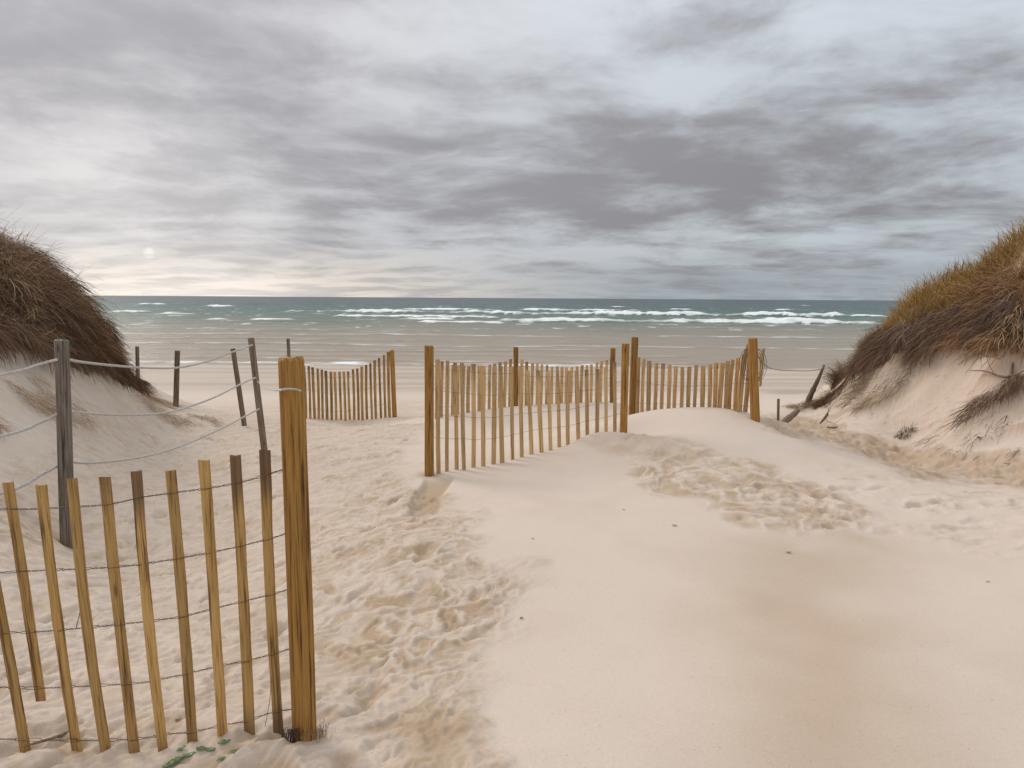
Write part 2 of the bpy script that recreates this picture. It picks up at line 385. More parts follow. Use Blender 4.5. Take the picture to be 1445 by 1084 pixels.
# wind ridge curling round the mound post, and the soft crest of the drift
rx = np.array([770, 800, 830, 850, 870, 900, 940, 990]); ryp = np.array([640, 632, 619.5, 615, 614, 620, 629, 638]); rd_ = np.array([8.0, 8.0, 8.1, 8.15, 8.15, 8.0, 7.8, 7.5])
Rw = np.array([P(a, b, c_) for a, b, c_ in zip(rx, ryp, rd_)])
q = Y - np.interp(X, Rw[:, 0], Rw[:, 1]); ext = sstep(X, Rw[0, 0], Rw[2, 0]) * (1 - sstep(X, Rw[5, 0], Rw[7, 0]))
D += ext * 0.12 * np.where(q < 0, np.exp(q / 0.38), np.exp(-q / 0.13))
D = D * sstep(Y, -0.5, 0.5)
# thatch of dead grass under the dune grass
L_LOW = lambda px: np.interp(px, [-600, 0, 40, 90, 130, 170, 200, 225], [400, 490, 500, 512, 525, 540, 556, 575])
RIGHT_CREST = [(1208, 526), (1203, 490), (1250, 405), (1330, 355), (1445, 280), (1750, 200), (1750, 380), (1445, 412), (1380, 430), (1320, 450), (1262, 476), (1222, 512)]
RIGHT_MAT = [(1210, 530), (1226, 510), (1262, 476), (1320, 450), (1380, 430), (1445, 414), (1445, 455), (1372, 455), (1352, 468), (1300, 490), (1262, 501), (1234, 520), (1220, 532)]
RIGHT_BUSH = [(1372, 415), (1445, 385), (1700, 350), (1700, 500), (1445, 492), (1412, 505), (1375, 500), (1362, 478)]
thL = (PY < L_LOW(PX) + 10 * wob) & (PX < 198) & (Y > 7.0) & (Y < 15.5) & (Z0 > -0.4) & (X < -5)
thR = (inpoly(PX, PY, RIGHT_CREST) | inpoly(PX, PY, RIGHT_MAT) | inpoly(PX, PY, RIGHT_BUSH)) & (Y > 7) & (Y < 15.5) & (Z0 > -0.2)
patch = sstep(fbm(X * 1.7, Y * 1.7, 3, 131), 0.38, 0.5) * (X > 0) * (1 - inpoly(PX, PY, RIGHT_BUSH))
thatch = np.clip((thL | thR) * 1.0 - patch, 0, 1)

D += thatch * (0.16 * fbm(X * 1.5, (Y + Z0) * 1.2, 3, 141) + 0.05 * fbm(X * 4, (Y + Z0) * 3, 2, 143))
Z = Z0 + D

# tan tints: damp sand showing through dry pale sand, painted shade, one darker facet
tp = sstep(fbm(wx * 1.1, wy * 1.1, 3, 111) + 0.5 * str1, 0.15, 0.7)
core = np.exp(-(((PX - 610) / 130) ** 2 + ((PY - 850) / 130) ** 2)) + 0.6 * np.exp(-(((PX - 620) / 100) ** 2 + ((PY - 1050) / 60) ** 2))
tint = tint * 0.45 + path * (0.20 + (0.32 * tp + 0.34 + 0.50 * core) * (1 - sstep(rid, 0.10, 0.55)) * (0.75 + 0.5 * lump))
tint = np.maximum(tint, dimp * (0.80 - 0.65 * sstep(cell, 0.15, 0.6) + 0.2 * lump)); tint = np.maximum(tint, band * (0.72 + 0.25 * lump)); tint = np.maximum(tint, scour_shade * 0.8); tint = np.maximum(tint, hol * 0.9)  # contact darkening painted into the dents at the bases
tint = np.maximum(tint, 0.62 * np.exp(-(((PX - 905) / 75) ** 2 + ((PY - 640 - 0.12 * (PX - 905)) / 17) ** 2) ** 1.5) * (0.75 + 0.5 * lump))  # streaky tan sand, also painting the mound's shaded left side
fac = inpoly(PX + 8 * wob, PY + 4 * wob, [(1150, 592), (1255, 545), (1275, 560), (1215, 578)]) & (Y > 9)  # slope facet tinted a darker tan
tint = np.maximum(tint, 0.6 * fac)
yb = (PY - 720) / 364.0
stre = np.exp(-((PX - (1110 + yb * 70 + wob * 45)) / (120 + 60 * yb)) ** 2) * sstep(PY + 40 * wob, 690, 800) * (1 - path)
tint = np.maximum(tint, stre * (0.54 + 0.18 * sm))
tint = np.maximum(tint, (1 - path) * (1 - beach) * 0.12 * sstep(sm, -0.2, 0.6))
tint = np.maximum(tint, dunes * (1 - path) * (0.30 * sstep(comb, -0.1, 0.7) + 0.5 * sstep(comb2, 0.05, 0.7)))
fgt = path * np.exp(-(((PX - 620) / 90) ** 2 + ((PY - 1040) / 60) ** 2)); tint = np.maximum(tint, fgt * (0.8 + 0.3 * lump))
wet = sstep(Y + 1.0 * pn(X * 0.12, Y * 0.2, 121), 21.5, 29.0) * (0.78 + 0.45 * fbm(X * 0.05, Y * 0.9, 3, 123))
wet = np.clip(wet, 0, 1)
poolc = np.exp(-(((PX - 1118) / 45) ** 2 + ((PY - 553) / 4.0) ** 2) ** 2)

def ground_z(x, y):
    u, v = uv_of(np.asarray(x, float), np.asarray(y, float))
    iu = np.interp(u, ud, np.arange(len(ud))); iv = np.interp(v, vs, np.arange(len(vs)))
    a = np.clip(iu.astype(int), 0, len(ud) - 2); b = np.clip(iv.astype(int), 0, len(vs) - 2); fu = iu - a; fv = iv - b
    return (Z[b, a] * (1 - fu) + Z[b, a + 1] * fu) * (1 - fv) + (Z[b + 1, a] * (1 - fu) + Z[b + 1, a + 1] * fu) * fv

# ------------------------------------------------------------------ materials
def material(name):
    m = bpy.data.materials.new(name); m.use_nodes = True
    t = NT(m.node_tree); bs = m.node_tree.nodes['Principled BSDF']
    return m, t, bs
def bump(t, h, strength, dist, bs):
    b = t.new('ShaderNodeBump'); t.put(b.inputs['Height'], h); b.inputs['Strength'].default_value = strength; b.inputs['Distance'].default_value = dist
    t.l.new(b.outputs[0], bs.inputs['Normal'])

m_sand, t, bs = material('sand')
co = t.new('ShaderNodeTexCoord').outputs['Object']
grain = t.noise(co, 420, 2, 0.7); g2 = t.noise(co, 60, 4, 0.6); g3 = t.noise(co, 2.2, 4, 0.55)
tn = t.math('ADD', t.attr('tint'), t.mul(t.sub(g3, 0.5), 0.25), clamp=True)
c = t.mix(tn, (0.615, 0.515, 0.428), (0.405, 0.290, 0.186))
c = t.mix(t.mul(t.attr('wet'), 0.8), c, (0.37, 0.295, 0.225))
c = t.mix(t.mul(t.attr('thatch'), 0.9), c, (0.105, 0.072, 0.048))
sp = t.add(0.80, t.mul(t.add(t.mul(grain, 0.6), t.mul(g2, 0.4)), 0.40))
c = t.mix(1.0, c, t.vec(sp, sp, sp), 'MULTIPLY')
dark = t.smooth(t.noise(co, 130, 1, 0.5), 0.70, 0.75)
c = t.mix(t.mul(dark, 0.5), c, (0.16, 0.11, 0.07))
t.l.new(c, bs.inputs['Base Color'])
t.l.new(t.smooth(t.attr('wet'), 0, 1, 0.9, 0.52), bs.inputs['Roughness'])
bs.inputs['Specular IOR Level'].default_value = 0.25
bump(t, t.add(t.mul(grain, 0.4), t.mul(g2, 1.0)), 0.35, 0.006, bs)

nr, nc = X.shape
idx = np.arange(nr * nc).reshape(nr, nc)
quads = np.stack([idx[:-1, :-1], idx[:-1, 1:], idx[1:, 1:], idx[1:, :-1]], -1).reshape(-1, 4)
wetf = np.maximum(wet, np.clip(poolc, 0, 1))
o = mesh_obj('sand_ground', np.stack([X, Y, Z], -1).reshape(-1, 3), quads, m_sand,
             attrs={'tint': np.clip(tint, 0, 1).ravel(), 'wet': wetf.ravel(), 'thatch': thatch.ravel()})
tag(o, 'pale dry beach sand with trampled path, wind smoothed drifts and dune slopes', None, None, 'structure')

# ------------------------------------------------------------------ sea
SEA = -2.2; HS = CAMZ - SEA
iD = np.concatenate([np.linspace(1 / 34.0, 1 / 300.0, 520, endpoint=False), np.linspace(1 / 300.0, 1 / 25000.0, 130)])
Dy = 1 / iD; us = np.linspace(-1.3, 1.3, 640)
SU, SY = np.meshgrid(us, Dy); SX = SU * (SY + 3)
SZ = np.full_like(SX, SEA)
fade = 1 - sstep(SY, 250, 900)
SZ += 0.05 * fade * fbm(SX * 0.05, SY * 0.35, 3, 201) * sstep(SY, 42, 60)
SZ += fade * sstep(SY, 60, 90) * 0.16 * fbm(SX * 0.03, SY * 0.12, 3, 205)
foam = np.zeros_like(SX)
SPX, SPY = project(SX, SY, np.full_like(SX, SEA))
wobx = fbm(SX * 0.06, SX * 0 + SY * 0.004, 4, 211); ragged = fbm(SX * 0.35, SY * 0.5, 4, 221, 0.6)
segs = [(400, 700, 441.5, 5), (690, 1192, 445.5, 7), (700, 1240, 456, 7.5), (735, 905, 438.5, 3), (560, 705, 437.5, 2.5), (192, 234, 430, 2.5), (286, 332, 433, 2.5),
        (158, 212, 441, 3.5), (225, 278, 444, 3.5), (292, 322, 451, 3), (355, 420, 451, 2.2), (470, 705, 448.5, 4), (590, 710, 457, 3.5), (560, 640, 452, 2.5),
        (1090, 1121, 438, 2.6), (1130, 1146, 432, 2), (1045, 1058, 436, 1.6), (1010, 1020, 436, 1.4), (1200, 1260, 447, 3), (610, 640, 433, 1.5), (860, 880, 433, 1.2), (940, 980, 437, 1.8),
        (-100, 130, 440, 3), (1260, 1600, 450, 5), (-200, 120, 455, 4)]
for (a, b, py, th) in segs:
    cxm = 0.5 * (a + b)
    py2 = py - 0.0063 * (cxm - W0 / 2) + 0.0063 * (SPX - W0 / 2)     # crests run level with the horizon
    D0 = PZ(cxm, py, SEA)[1]
    Dc = D0 * (1 + 0.028 * wobx + 0.006 * pn(SX * 0.2, SX * 0 + py, 7))
    ext = sstep(SPX, a - 12, a + 14) * (1 - sstep(SPX, b - 14, b + 12))
    mod = ext * np.clip(0.85 + 0.6 * pn(SX * 0.07, SX * 0 + py * 0.37, 231) + 0.25 * ragged, 0, 1.3)
    Hh = min(0.95 * th * D0 / FPX, 1.0)
    q = (SY - Dc)
    wf, wbk = 1.1 + 0.006 * D0, 3.0 + 0.02 * D0
    prof = np.where(q < 0, np.exp(-(q / wf) ** 2), np.exp(-(q / wbk) ** 2))
    SZ += Hh * mod * prof
    foam = np.maximum(foam, mod * sstep(prof * np.where(q < 0, 1.25, 1.0) + 0.28 * ragged, 0.28, 0.62) * np.where(q > 0, np.exp(-(q / (wf * 1.2)) ** 2), 1))
    tr = np.where(q < 0, np.exp(q / (5 * wf)), 0)
    foam = np.maximum(foam, mod * tr * 0.45 * sstep(ragged, 0.0, 0.5))
# thin lines of spent foam sliding in over the shallows
for py, st, seed, cover_ in ((462.5, 0.6, 1, 0.1), (468, 0.55, 2, 0.0), (474.5, 0.85, 3, -0.2), (481, 0.5, 4, 0.05), (488, 0.7, 5, -0.05), (496, 0.5, 6, 0.05), (503, 0.45, 7, 0.05), (510, 0.5, 8, 0)):
    D0 = PZ(722, py, SEA)[1]
    Dc = D0 * (1 + 0.045 * fbm(SX * 0.045, SX * 0 + seed * 3.3, 4, 240 + seed))
    q = SY - Dc
    f = np.where(q < 0, np.exp(-(q / 0.28) ** 2), np.exp(-q / (0.03 * D0 + 0.3)))
    gate = sstep(fbm(SX * 0.03, SX * 0 + seed * 1.7, 3, 260 + seed) + 0.25 * ragged, cover_ - 0.45, cover_ + 0.35)
    foam = np.maximum(foam, 0.85 * st * f * gate * (0.75 + 0.5 * ragged))
    SZ += 0.07 * gate * f
gz = ground_z(SX, np.minimum(SY, 49.5)); depth = SZ - gz
edge = np.exp(-((depth - 0.03) / 0.05) ** 2) * (SY < 48)
foam = np.maximum(foam, edge * (0.5 + 0.6 * ragged) * (1 - sstep(SPX, 700, 1250)))
specks = sstep(fbm(SX * 0.25, SY * 0.12, 4, 271, 0.65), 0.55, 0.75) * sstep(SY, 60, 90) * (1 - sstep(SY, 500, 900))
foam = np.clip(np.maximum(foam, 0.55 * specks), 0, 1)
lin = lambda c: tuple((v / 255 / 12.92 if v / 255 <= 0.04045 else ((v / 255 + 0.055) / 1.055) ** 2.4) for v in c)
stops = [(0.0, (10, 50, 56)), (9, (18, 62, 62)), (16, (36, 82, 70)), (25, (76, 98, 84)), (36, (108, 114, 96)), (48, (136, 128, 110)), (62, (148, 136, 117)), (85, (156, 140, 120)), (110, (160, 144, 124))]
prow = HS * FPX / SY + 3 * wobx + 4 * fbm(SX * 0.02, SY * 0.02, 3, 281) * sstep(SY, 45, 90)
sc_ = np.array([lin(c) for _, c in stops]); sx_ = [s for s, _ in stops]
seac = np.stack([np.interp(prow, sx_, sc_[:, k]) for k in range(3)], -1)
m_sea, t, bs = material('sea_water')
co = t.new('ShaderNodeTexCoord').outputs['Object']
n1 = t.noise(t.mapping(co, scale=(0.35, 1.3, 1)), 1.0, 5, 0.6); n2 = t.noise(t.mapping(co, scale=(0.03, 0.12, 1)), 1.0, 5, 0.6)
fo = t.attr('foam')
brk = t.noise(t.mapping(co, scale=(0.9, 2.0, 1)), 1.3, 5, 0.65)
fo = t.smooth(t.add(fo, t.mul(t.sub(brk, 0.5), 0.45)), 0.12, 0.95)
dk = t.add(0.72, t.mul(t.add(t.mul(n1, 0.5), t.mul(n2, 0.5)), 0.56))
c = t.mix(1.0, t.attr('seacol', out='Color'), t.vec(dk, dk, dk), 'MULTIPLY')
c = t.mix(fo, c, (0.86, 0.87, 0.86))
t.l.new(c, bs.inputs['Base Color'])
t.l.new(t.smooth(fo, 0, 1, 0.28, 0.8), bs.inputs['Roughness'])
bs.inputs['IOR'].default_value = 1.33; bs.inputs['Specular IOR Level'].default_value = 0.30
bump(t, t.add(n1, t.mul(n2, 3.0)), 0.8, 0.35, bs)
nr2, nc2 = SX.shape
idx = np.arange(nr2 * nc2).reshape(nr2, nc2)
q2 = np.stack([idx[:-1, :-1], idx[:-1, 1:], idx[1:, 1:], idx[1:, :-1]], -1).reshape(-1, 4)
o = mesh_obj('sea', np.stack([SX, SY, SZ], -1).reshape(-1, 3), q2, m_sea, attrs={'foam': foam.ravel(), 'seacol': seac.reshape(-1, 3)})
tag(o, 'teal grey sea with white breakers and sandy brown shallows', None, None, 'structure')

# ------------------------------------------------------------------ grass
m_grass, t, bs = material('dead_grass')
gc = t.attr('bladecol', out='Color')
t.l.new(gc, bs.inputs['Base Color']); bs.inputs['Roughness'].default_value = 0.75; bs.inputs['Specular IOR Level'].default_value = 0.15

def scatter(npts, test, xr, yr, seed):
    r = np.random.default_rng(seed); xs_, ys_ = [], []; got = 0; it = 0
    while got < npts and it < 200:
        it += 1
        x = r.uniform(*xr, 60000); y = r.uniform(*yr, 60000); z = ground_z(x, y)
        px, py = project(x, y, z); k = test(px, py, x, y, z)
        xs_.append(x[k]); ys_.append(y[k]); got += int(k.sum())
    x = np.concatenate(xs_)[:npts]; y = np.concatenate(ys_)[:npts]
    return x, y
def grad(x, y, e=0.12):
    gx = (ground_z(x + e, y) - ground_z(x - e, y)) / (2 * e); gy = (ground_z(x, y + e) - ground_z(x, y - e)) / (2 * e)
    return gx, gy
def blades(x, y, length, width, up, droop, wild, colors, seed, segs=5, clump=1.6, down=0.6, wind=(0, 0), hover=0.01, z=None):
    """bent ribbons growing from the ground; returns verts, quads, colours"""
    r = np.random.default_rng(seed); nb = len(x)
    z = ground_z(x, y) if z is None else z
    gx, gy = grad(x, y); gn = np.sqrt(gx ** 2 + gy ** 2) + 1e-6
    dn = np.stack([-gx / gn, -gy / gn], -1) * np.minimum(gn, 1.0)[:, None]
    a = pn(x * clump, y * clump, seed % 50 + 3) * 5.0 + r.normal(0, 0.5, nb)
    up = np.broadcast_to(up, nb); droop = np.broadcast_to(droop, nb)
    d = np.stack([np.cos(a) * wild + dn[:, 0] * down + wind[0] + r.normal(0, 0.12, nb), np.sin(a) * wild + dn[:, 1] * down + wind[1] + r.normal(0, 0.12, nb), up + r.normal(0, 0.1, nb)], -1)
    d /= np.linalg.norm(d, axis=1, keepdims=True)
    p = np.stack([x, y, z - 0.03], -1); L = np.broadcast_to(length, nb) * r.uniform(0.6, 1.25, nb); st = L / segs
    pts = [p.copy()]
    curl = r.normal(0, 1, (nb, 3)) * 0.10
    for k in range(segs):
        p = p + d * st[:, None]
        g_ = ground_z(p[:, 0], p[:, 1]) + hover + 0.05 * r.random(nb)
        p[:, 2] = np.maximum(p[:, 2], g_)
        pts.append(p.copy())
        d = d + curl + r.normal(0, 0.07, (nb, 3)) + np.stack([dn[:, 0] * 0.12, dn[:, 1] * 0.12, -droop], -1)
        d /= np.linalg.norm(d, axis=1, keepdims=True)
    pts = np.stack(pts, 1)
    sa = r.uniform(-0.7, 0.7, nb); side = np.stack([np.cos(sa), np.sin(sa) * 0.7, np.sin(sa) * 0.5], -1)
    wv = np.broadcast_to(width, nb)[:, None] * r.uniform(0.6, 1.3, nb)[:, None] * np.array([1.0] * segs + [0.25])[None, :] * 0.5
    V = np.stack([pts - side[:, None, :] * wv[..., None], pts + side[:, None, :] * wv[..., None]], 2).reshape(-1, 3)
    b = np.arange(nb)[:, None] * (2 * (segs + 1)) + 2 * np.arange(segs)[None, :]
    F = np.stack([b, b + 1, b + 3, b + 2], -1).reshape(-1, 4)
    C_ = np.repeat(colors, 2 * (segs + 1), axis=0)
    return V, F, C_
def cols(nb, a, b, seed, f=None):
    r = np.random.default_rng(seed); f = r.random(nb) if f is None else np.clip(f + r.normal(0, 0.22, nb), 0, 1)
    c = np.array(a)[None] * (1 - f[:, None]) + np.array(b)[None] * f[:, None]
    return c * r.uniform(0.75, 1.25, nb)[:, None]
def grass_obj(name, parts, label, mat=None):
    vo = 0; Vs, Fs, Cs = [], [], []
    for V, F, C_ in parts:
        Vs.append(V); Fs.append(F + vo); Cs.append(C_); vo += len(V)
    o = mesh_obj(name, np.concatenate(Vs), np.concatenate(Fs), mat or m_grass, smooth=False, attrs={'bladecol': np.concatenate(Cs)})
    return tag(o, label, 'dune grass', None, 'stuff')

BROWN, DARK, GOLD, STRAW = (0.30, 0.182, 0.112), (0.10, 0.06, 0.04), (0.44, 0.285, 0.095), (0.46, 0.35, 0.23)
tl = lambda px, py, x, y, z: (py < L_LOW(px) - 2) & (px > -260) & (px < 204) & (z > -0.35)
x, y = scatter(36000, tl, (-10.5, -5.6), (7.6, 14.4), 401)
hgt = np.clip((ground_z(x, y) - 0.2) / 2.3, 0, 1); cf = fbm(x * 0.9, y * 0.9, 3, 402)
pt = [blades(x, y, 0.66 * (0.5 + 0.5 * np.clip(hgt * 2.2, 0, 1)), 0.0075, 0.35 + 0.5 * hgt, 0.50 - 0.14 * hgt, 0.80, cols(len(x), DARK, BROWN, 403, 0.45 + 0.6 * cf), 404, 6, 1.1, 0.42)]
x, y = scatter(12000, lambda px, py, X_, Y_, z: tl(px, py, X_, Y_, z) & (z > 0.75 + 0.9 * fbm(X_ * 0.8, Y_ * 0.8, 2, 405)), (-10.5, -5.8), (8.2, 13.4), 406)
hgt = np.clip((ground_z(x, y) - 0.3) / 2.3, 0, 1)
pt.append(blades(x, y, 0.50 + 0.05 * hgt, 0.007, 0.6 + 0.15 * hgt, 0.34 - 0.06 * hgt, 0.7, cols(len(x), BROWN, (0.46, 0.31, 0.14), 407), 408, 6, 1.1, 0.45))
x, y = scatter(500, lambda px, py, X_, Y_, z: tl(px, py, X_, Y_, z) & (z > 1.2), (-10.5, -6.0), (9.2, 12.6), 409)
pt.append(blades(x, y, 0.75, 0.005, 1.2, 0.10, 0.4, cols(len(x), BROWN, STRAW, 410), 411, 6, 1.1, 0.3, (0.25, 0)))
x, y = scatter(2600, tl, (-10.5, -5.6), (7.6, 13.8), 412)
hgt = np.clip((ground_z(x, y) - 0.2) / 2.3, 0, 1)
pt.append(blades(x, y, 0.34 + 0.40 * hgt, 0.0085, 0.7, 0.42, 0.85, cols(len(x), (0.34, 0.22, 0.135), STRAW, 413), 414, 7, 2.2, 0.35, hover=0.05))
grass_obj('dune_grass', pt, 'long brown dead grass hanging like hair over the steep left dune')

tc = lambda px, py, x, y, z: inpoly(px, py, RIGHT_CREST) & (z > -0.1) & (fbm(x * 1.7, y * 1.7, 3, 131) < 0.36)
x, y = scatter(17000, tc, (5.5, 11.5), (7.5, 14.6), 421)
cf = fbm(x * 1.2, y * 1.2, 3, 422)
pt = [blades(x, y, 0.24 + 0.16 * np.clip((ground_z(x, y) - 0.3) / 1.2, 0, 1), 0.0075, 1.0, 0.10, 0.45, cols(len(x), (0.30, 0.19, 0.08), GOLD, 423, 0.62 + 0.6 * cf), 424, 5, 2.4, 0.05, (0.15, 0))]
x, y = scatter(350, tc, (5.5, 11.5), (7.5, 14.0), 425)
pt.append(blades(x, y, 0.62, 0.005, 1.2, 0.05, 0.3, cols(len(x), BROWN, GOLD, 426), 427, 5, 1.2, 0.0))
grass_obj('dune_grass', pt, 'upright golden grass tufts along the crest of the right dune')

tm = lambda px, py, x, y, z: inpoly(px + 10 * pn(x * 2, y * 2, 7), py + 22 * fbm(x * 1.6, y * 1.6, 3, 8), RIGHT_MAT) & (z > -0.1) & (fbm(x * 1.7, y * 1.7, 3, 131) < 0.42)
x, y = scatter(16000, tm, (5.5, 10.5), (8.0, 14.0), 431)
cf = fbm(x * 1.0, y * 1.0, 3, 432)
pt = [blades(x, y, 0.50, 0.0095, 0.16, 0.35, 0.5, cols(len(x), (0.13, 0.085, 0.06), (0.30, 0.21, 0.15), 433, 0.5 + 0.6 * cf), 434, 6, 1.6, 1.1, (-0.25, -0.1))]
x, y = scatter(1500, tm, (5.5, 10.5), (8.0, 14.0), 435)
pt.append(blades(x, y, 0.42, 0.008, 0.35, 0.40, 0.8, cols(len(x), (0.30, 0.20, 0.13), (0.42, 0.31, 0.2), 436), 437, 6, 2.0, 0.7, (-0.15, -0.1), hover=0.04))
grass_obj('dune_grass', pt, 'matted dark brown roots and dead stems sliding down the right dune')

tb = lambda px, py, x, y, z: inpoly(px, py, RIGHT_BUSH) & (z > 0.2)
x, y = scatter(9000, tb, (5.5, 11.0), (7.6, 11.0), 441)
pt = [blades(x, y, 0.52, 0.0095, 0.85, 0.34, 0.8, cols(len(x), BROWN, (0.44, 0.29, 0.15), 443), 444, 6, 1.0, 0.45)]
grass_obj('dune_grass', pt, 'tangled tan brown grass clump on the face of the right dune at the photo edge')

# dead stems lying on the bare sand
def lying(poly, nb, yr, xr, seed, length, wind, color=(BROWN, STRAW), width=0.0055):
    x, y = scatter(nb, lambda px, py, X_, Y_, z: inpoly(px, py, poly) & (fbm(X_ * 1.5, Y_ * 1.5, 2, seed) > 0.0), xr, yr, seed)
    return blades(x, y, length, width, 0.02, 0.25, 0.16, cols(len(x), color[0], color[1], seed + 1), seed + 2, 4, 0.8, 0.5, wind, -0.012)
pt = [lying([(-40, 505), (40, 520), (90, 545), (120, 600), (60, 580), (0, 600), (-60, 600)], 700, (6, 10.5), (-8.5, -4.8), 451, 0.35, (0.5, -0.3)),
      lying([(150, 540), (215, 560), (300, 590), (305, 622), (270, 615), (225, 590), (190, 580)], 1000, (9, 14.5), (-8, -4), 452, 0.32, (0.5, -0.2))]
grass_obj('dead_stems', pt, 'dead grass stems strewn on the bare sand at the foot of the left dune')
pt = [lying([(1332, 610), (1352, 585), (1400, 545), (1450, 512), (1450, 540), (1410, 560), (1362, 596)], 650, (7, 10.5), (5, 8.5), 461, 0.36, (-0.5, -0.5), (DARK, BROWN)),
      lying([(1180, 560), (1215, 530), (1330, 495), (1360, 505), (1290, 545), (1220, 575)], 800, (9, 13.5), (5, 9), 462, 0.34, (-0.5, -0.3), (DARK, STRAW)),
      lying([(1300, 620), (1445, 540), (1445, 640), (1350, 640)], 160, (6.5, 10), (4.5, 8), 463, 0.22, (-0.5, -0.4), (DARK, BROWN))]
pt.append(lying([(1150, 602), (1210, 545), (1330, 505), (1445, 500), (1445, 650), (1300, 625)], 130, (6.5, 13), (4, 9), 465, 0.14, (-0.3, -0.2), (BROWN, STRAW)))
grass_obj('dead_stems', pt, 'dark ridge of dead stems and roots trailing down the right sand slope')

def tuft(name, px, py, y_, nb, rad, length, up, droop, color, label, seed, width=0.006, wild=0.7):
    c = P(px, py, y_); r = np.random.default_rng(seed)
    a = r.uniform(0, 6.283, nb); q = rad * np.sqrt(r.random(nb))
    x = c[0] + q * np.cos(a); y = c[1] + q * np.sin(a)
    V, F, C_ = blades(x, y, length, width, up, droop, wild, cols(nb, color[0], color[1], seed), seed + 1, 5, 3.0, 0.1)
    o = mesh_obj(name, V, F, m_grass, None, (c[0], c[1], float(ground_z(c[0], c[1]))), False, {'bladecol': C_})
    return tag(o, label, 'grass tuft')
tuft('weed_tuft', 1188, 532, 13.2, 700, 0.20, 0.42, 1.0, 0.22, ((0.04, 0.028, 0.02), BROWN), 'dark round weed tuft standing alone at the seaward foot of the right dune', 471)
tuft('weed_tuft', 1166, 566, 12.6, 420, 0.26, 0.34, 0.5, 0.3, (DARK, (0.22, 0.12, 0.06)), 'reddish brown low tuft just right of the leaning stick', 473)
tuft('weed_tuft', 1130, 572, 13.0, 260, 0.28, 0.24, 0.4, 0.3, (BROWN, STRAW), 'straw coloured low tuft around the base of the leaning stick', 475)
tuft('root_tuft', 407, 1046, 2.42, 70, 0.035, 0.085, 0.5, 0.3, ((0.03, 0.02, 0.014), DARK), 'small dark tuft of dead roots at the left foot of the nearest wooden post', 477, 0.002, 1.0)
tuft('root_tuft', 450, 1048, 2.43, 40, 0.045, 0.05, 0.0, 0.5, (DARK, STRAW), 'sparse dry root tuft in the sand right of the nearest wooden post', 479, 0.0016, 1.0)
tuft('weed_tuft', 1275, 606, 10.0, 90, 0.13, 0.10, 0.25, 0.35, ((0.10, 0.085, 0.04), (0.2, 0.17, 0.08)), 'small olive brown weed lying on the sand below the right dune slope', 481)

# ------------------------------------------------------------------ wood
def wood_mat(name, light, mid_, dark, stain_col, bumpd=0.003):
    m, t, bs = material(name)
    co = t.new('ShaderNodeTexCoord').outputs['Object']
    rnd = t.new('ShaderNodeObjectInfo').outputs['Random']
    off = t.vec(t.mul(rnd, 37.0), t.mul(rnd, 91.0), t.mul(rnd, 13.0))
    va = t.new('ShaderNodeVectorMath', operation='ADD'); t.l.new(co, va.inputs[0]); t.l.new(off, va.inputs[1])
    g = t.noise(t.mapping(va.outputs[0], scale=(70, 70, 2.0)), 1.0, 5, 0.6, 0.5)
    g2_ = t.noise(t.mapping(va.outputs[0], scale=(210, 210, 4.5)), 1.0, 3, 0.6, 0.3)
    blot = t.noise(t.mapping(va.outputs[0], scale=(9, 9, 2.2)), 1.0, 3, 0.5)
    c = t.ramp(g, [(0.34, dark), (0.44, mid_), (0.58, light), (0.70, mid_)])
    lines = t.smooth(g2_, 0.52, 0.66)
    c = t.mix(t.mul(lines, 0.70), c, dark)
    br = t.add(0.62, t.add(t.mul(rnd, 0.42), t.mul(blot, 0.36)))
    c = t.mix(1.0, c, t.vec(br, br, br), 'MULTIPLY')
    knot = t.new('ShaderNodeTexVoronoi'); t.l.new(t.mapping(va.outputs[0], scale=(9, 9, 2.6)), knot.inputs['Vector']); knot.inputs['Scale'].default_value = 1.0
    c = t.mix(t.smooth(knot.outputs['Distance'], 0.05, 0.12, 0.75, 0.0), c, dark)
    st = t.attr('stain')
    c = t.mix(t.mul(t.smooth(t.add(st, t.mul(t.sub(blot, 0.5), 0.5)), 0.25, 0.8), 0.8), c, stain_col)
    t.l.new(c, bs.inputs['Base Color']); bs.inputs['Roughness'].default_value = 0.72; bs.inputs['Specular IOR Level'].default_value = 0.25
    bump(t, t.add(t.mul(g, 1.0), t.mul(g2_, 0.5)), 0.7, bumpd, bs)
    return m
m_slat = wood_mat('slat_wood', (0.50, 0.31, 0.115), (0.375, 0.215, 0.07), (0.095, 0.052, 0.024), (0.13, 0.08, 0.05))
m_slat2 = wood_mat('faded_slat_wood', (0.58, 0.39, 0.19), (0.49, 0.31, 0.14), (0.26, 0.15, 0.07), (0.20, 0.125, 0.075))
m_post = wood_mat('treated_post_wood', (0.40, 0.215, 0.056), (0.29, 0.138, 0.032), (0.070, 0.030, 0.010), (0.10, 0.055, 0.025))
m_grey = wood_mat('weathered_grey_wood', (0.24, 0.20, 0.165), (0.14, 0.112, 0.09), (0.035, 0.027, 0.022), (0.06, 0.045, 0.035))
m_brownp = wood_mat('weathered_brown_wood', (0.25, 0.19, 0.135), (0.16, 0.115, 0.08), (0.055, 0.038, 0.027), (0.05, 0.035, 0.025))
m_wire, t, bs = material('rusty_wire')
co = t.new('ShaderNodeTexCoord').outputs['Object']
t.l.new(t.ramp(t.noise(co, 60, 3), [(0.35, (0.055, 0.04, 0.032)), (0.65, (0.13, 0.085, 0.06))]), bs.inputs['Base Color'])
bs.inputs['Roughness'].default_value = 0.7; bs.inputs['Metallic'].default_value = 0.3
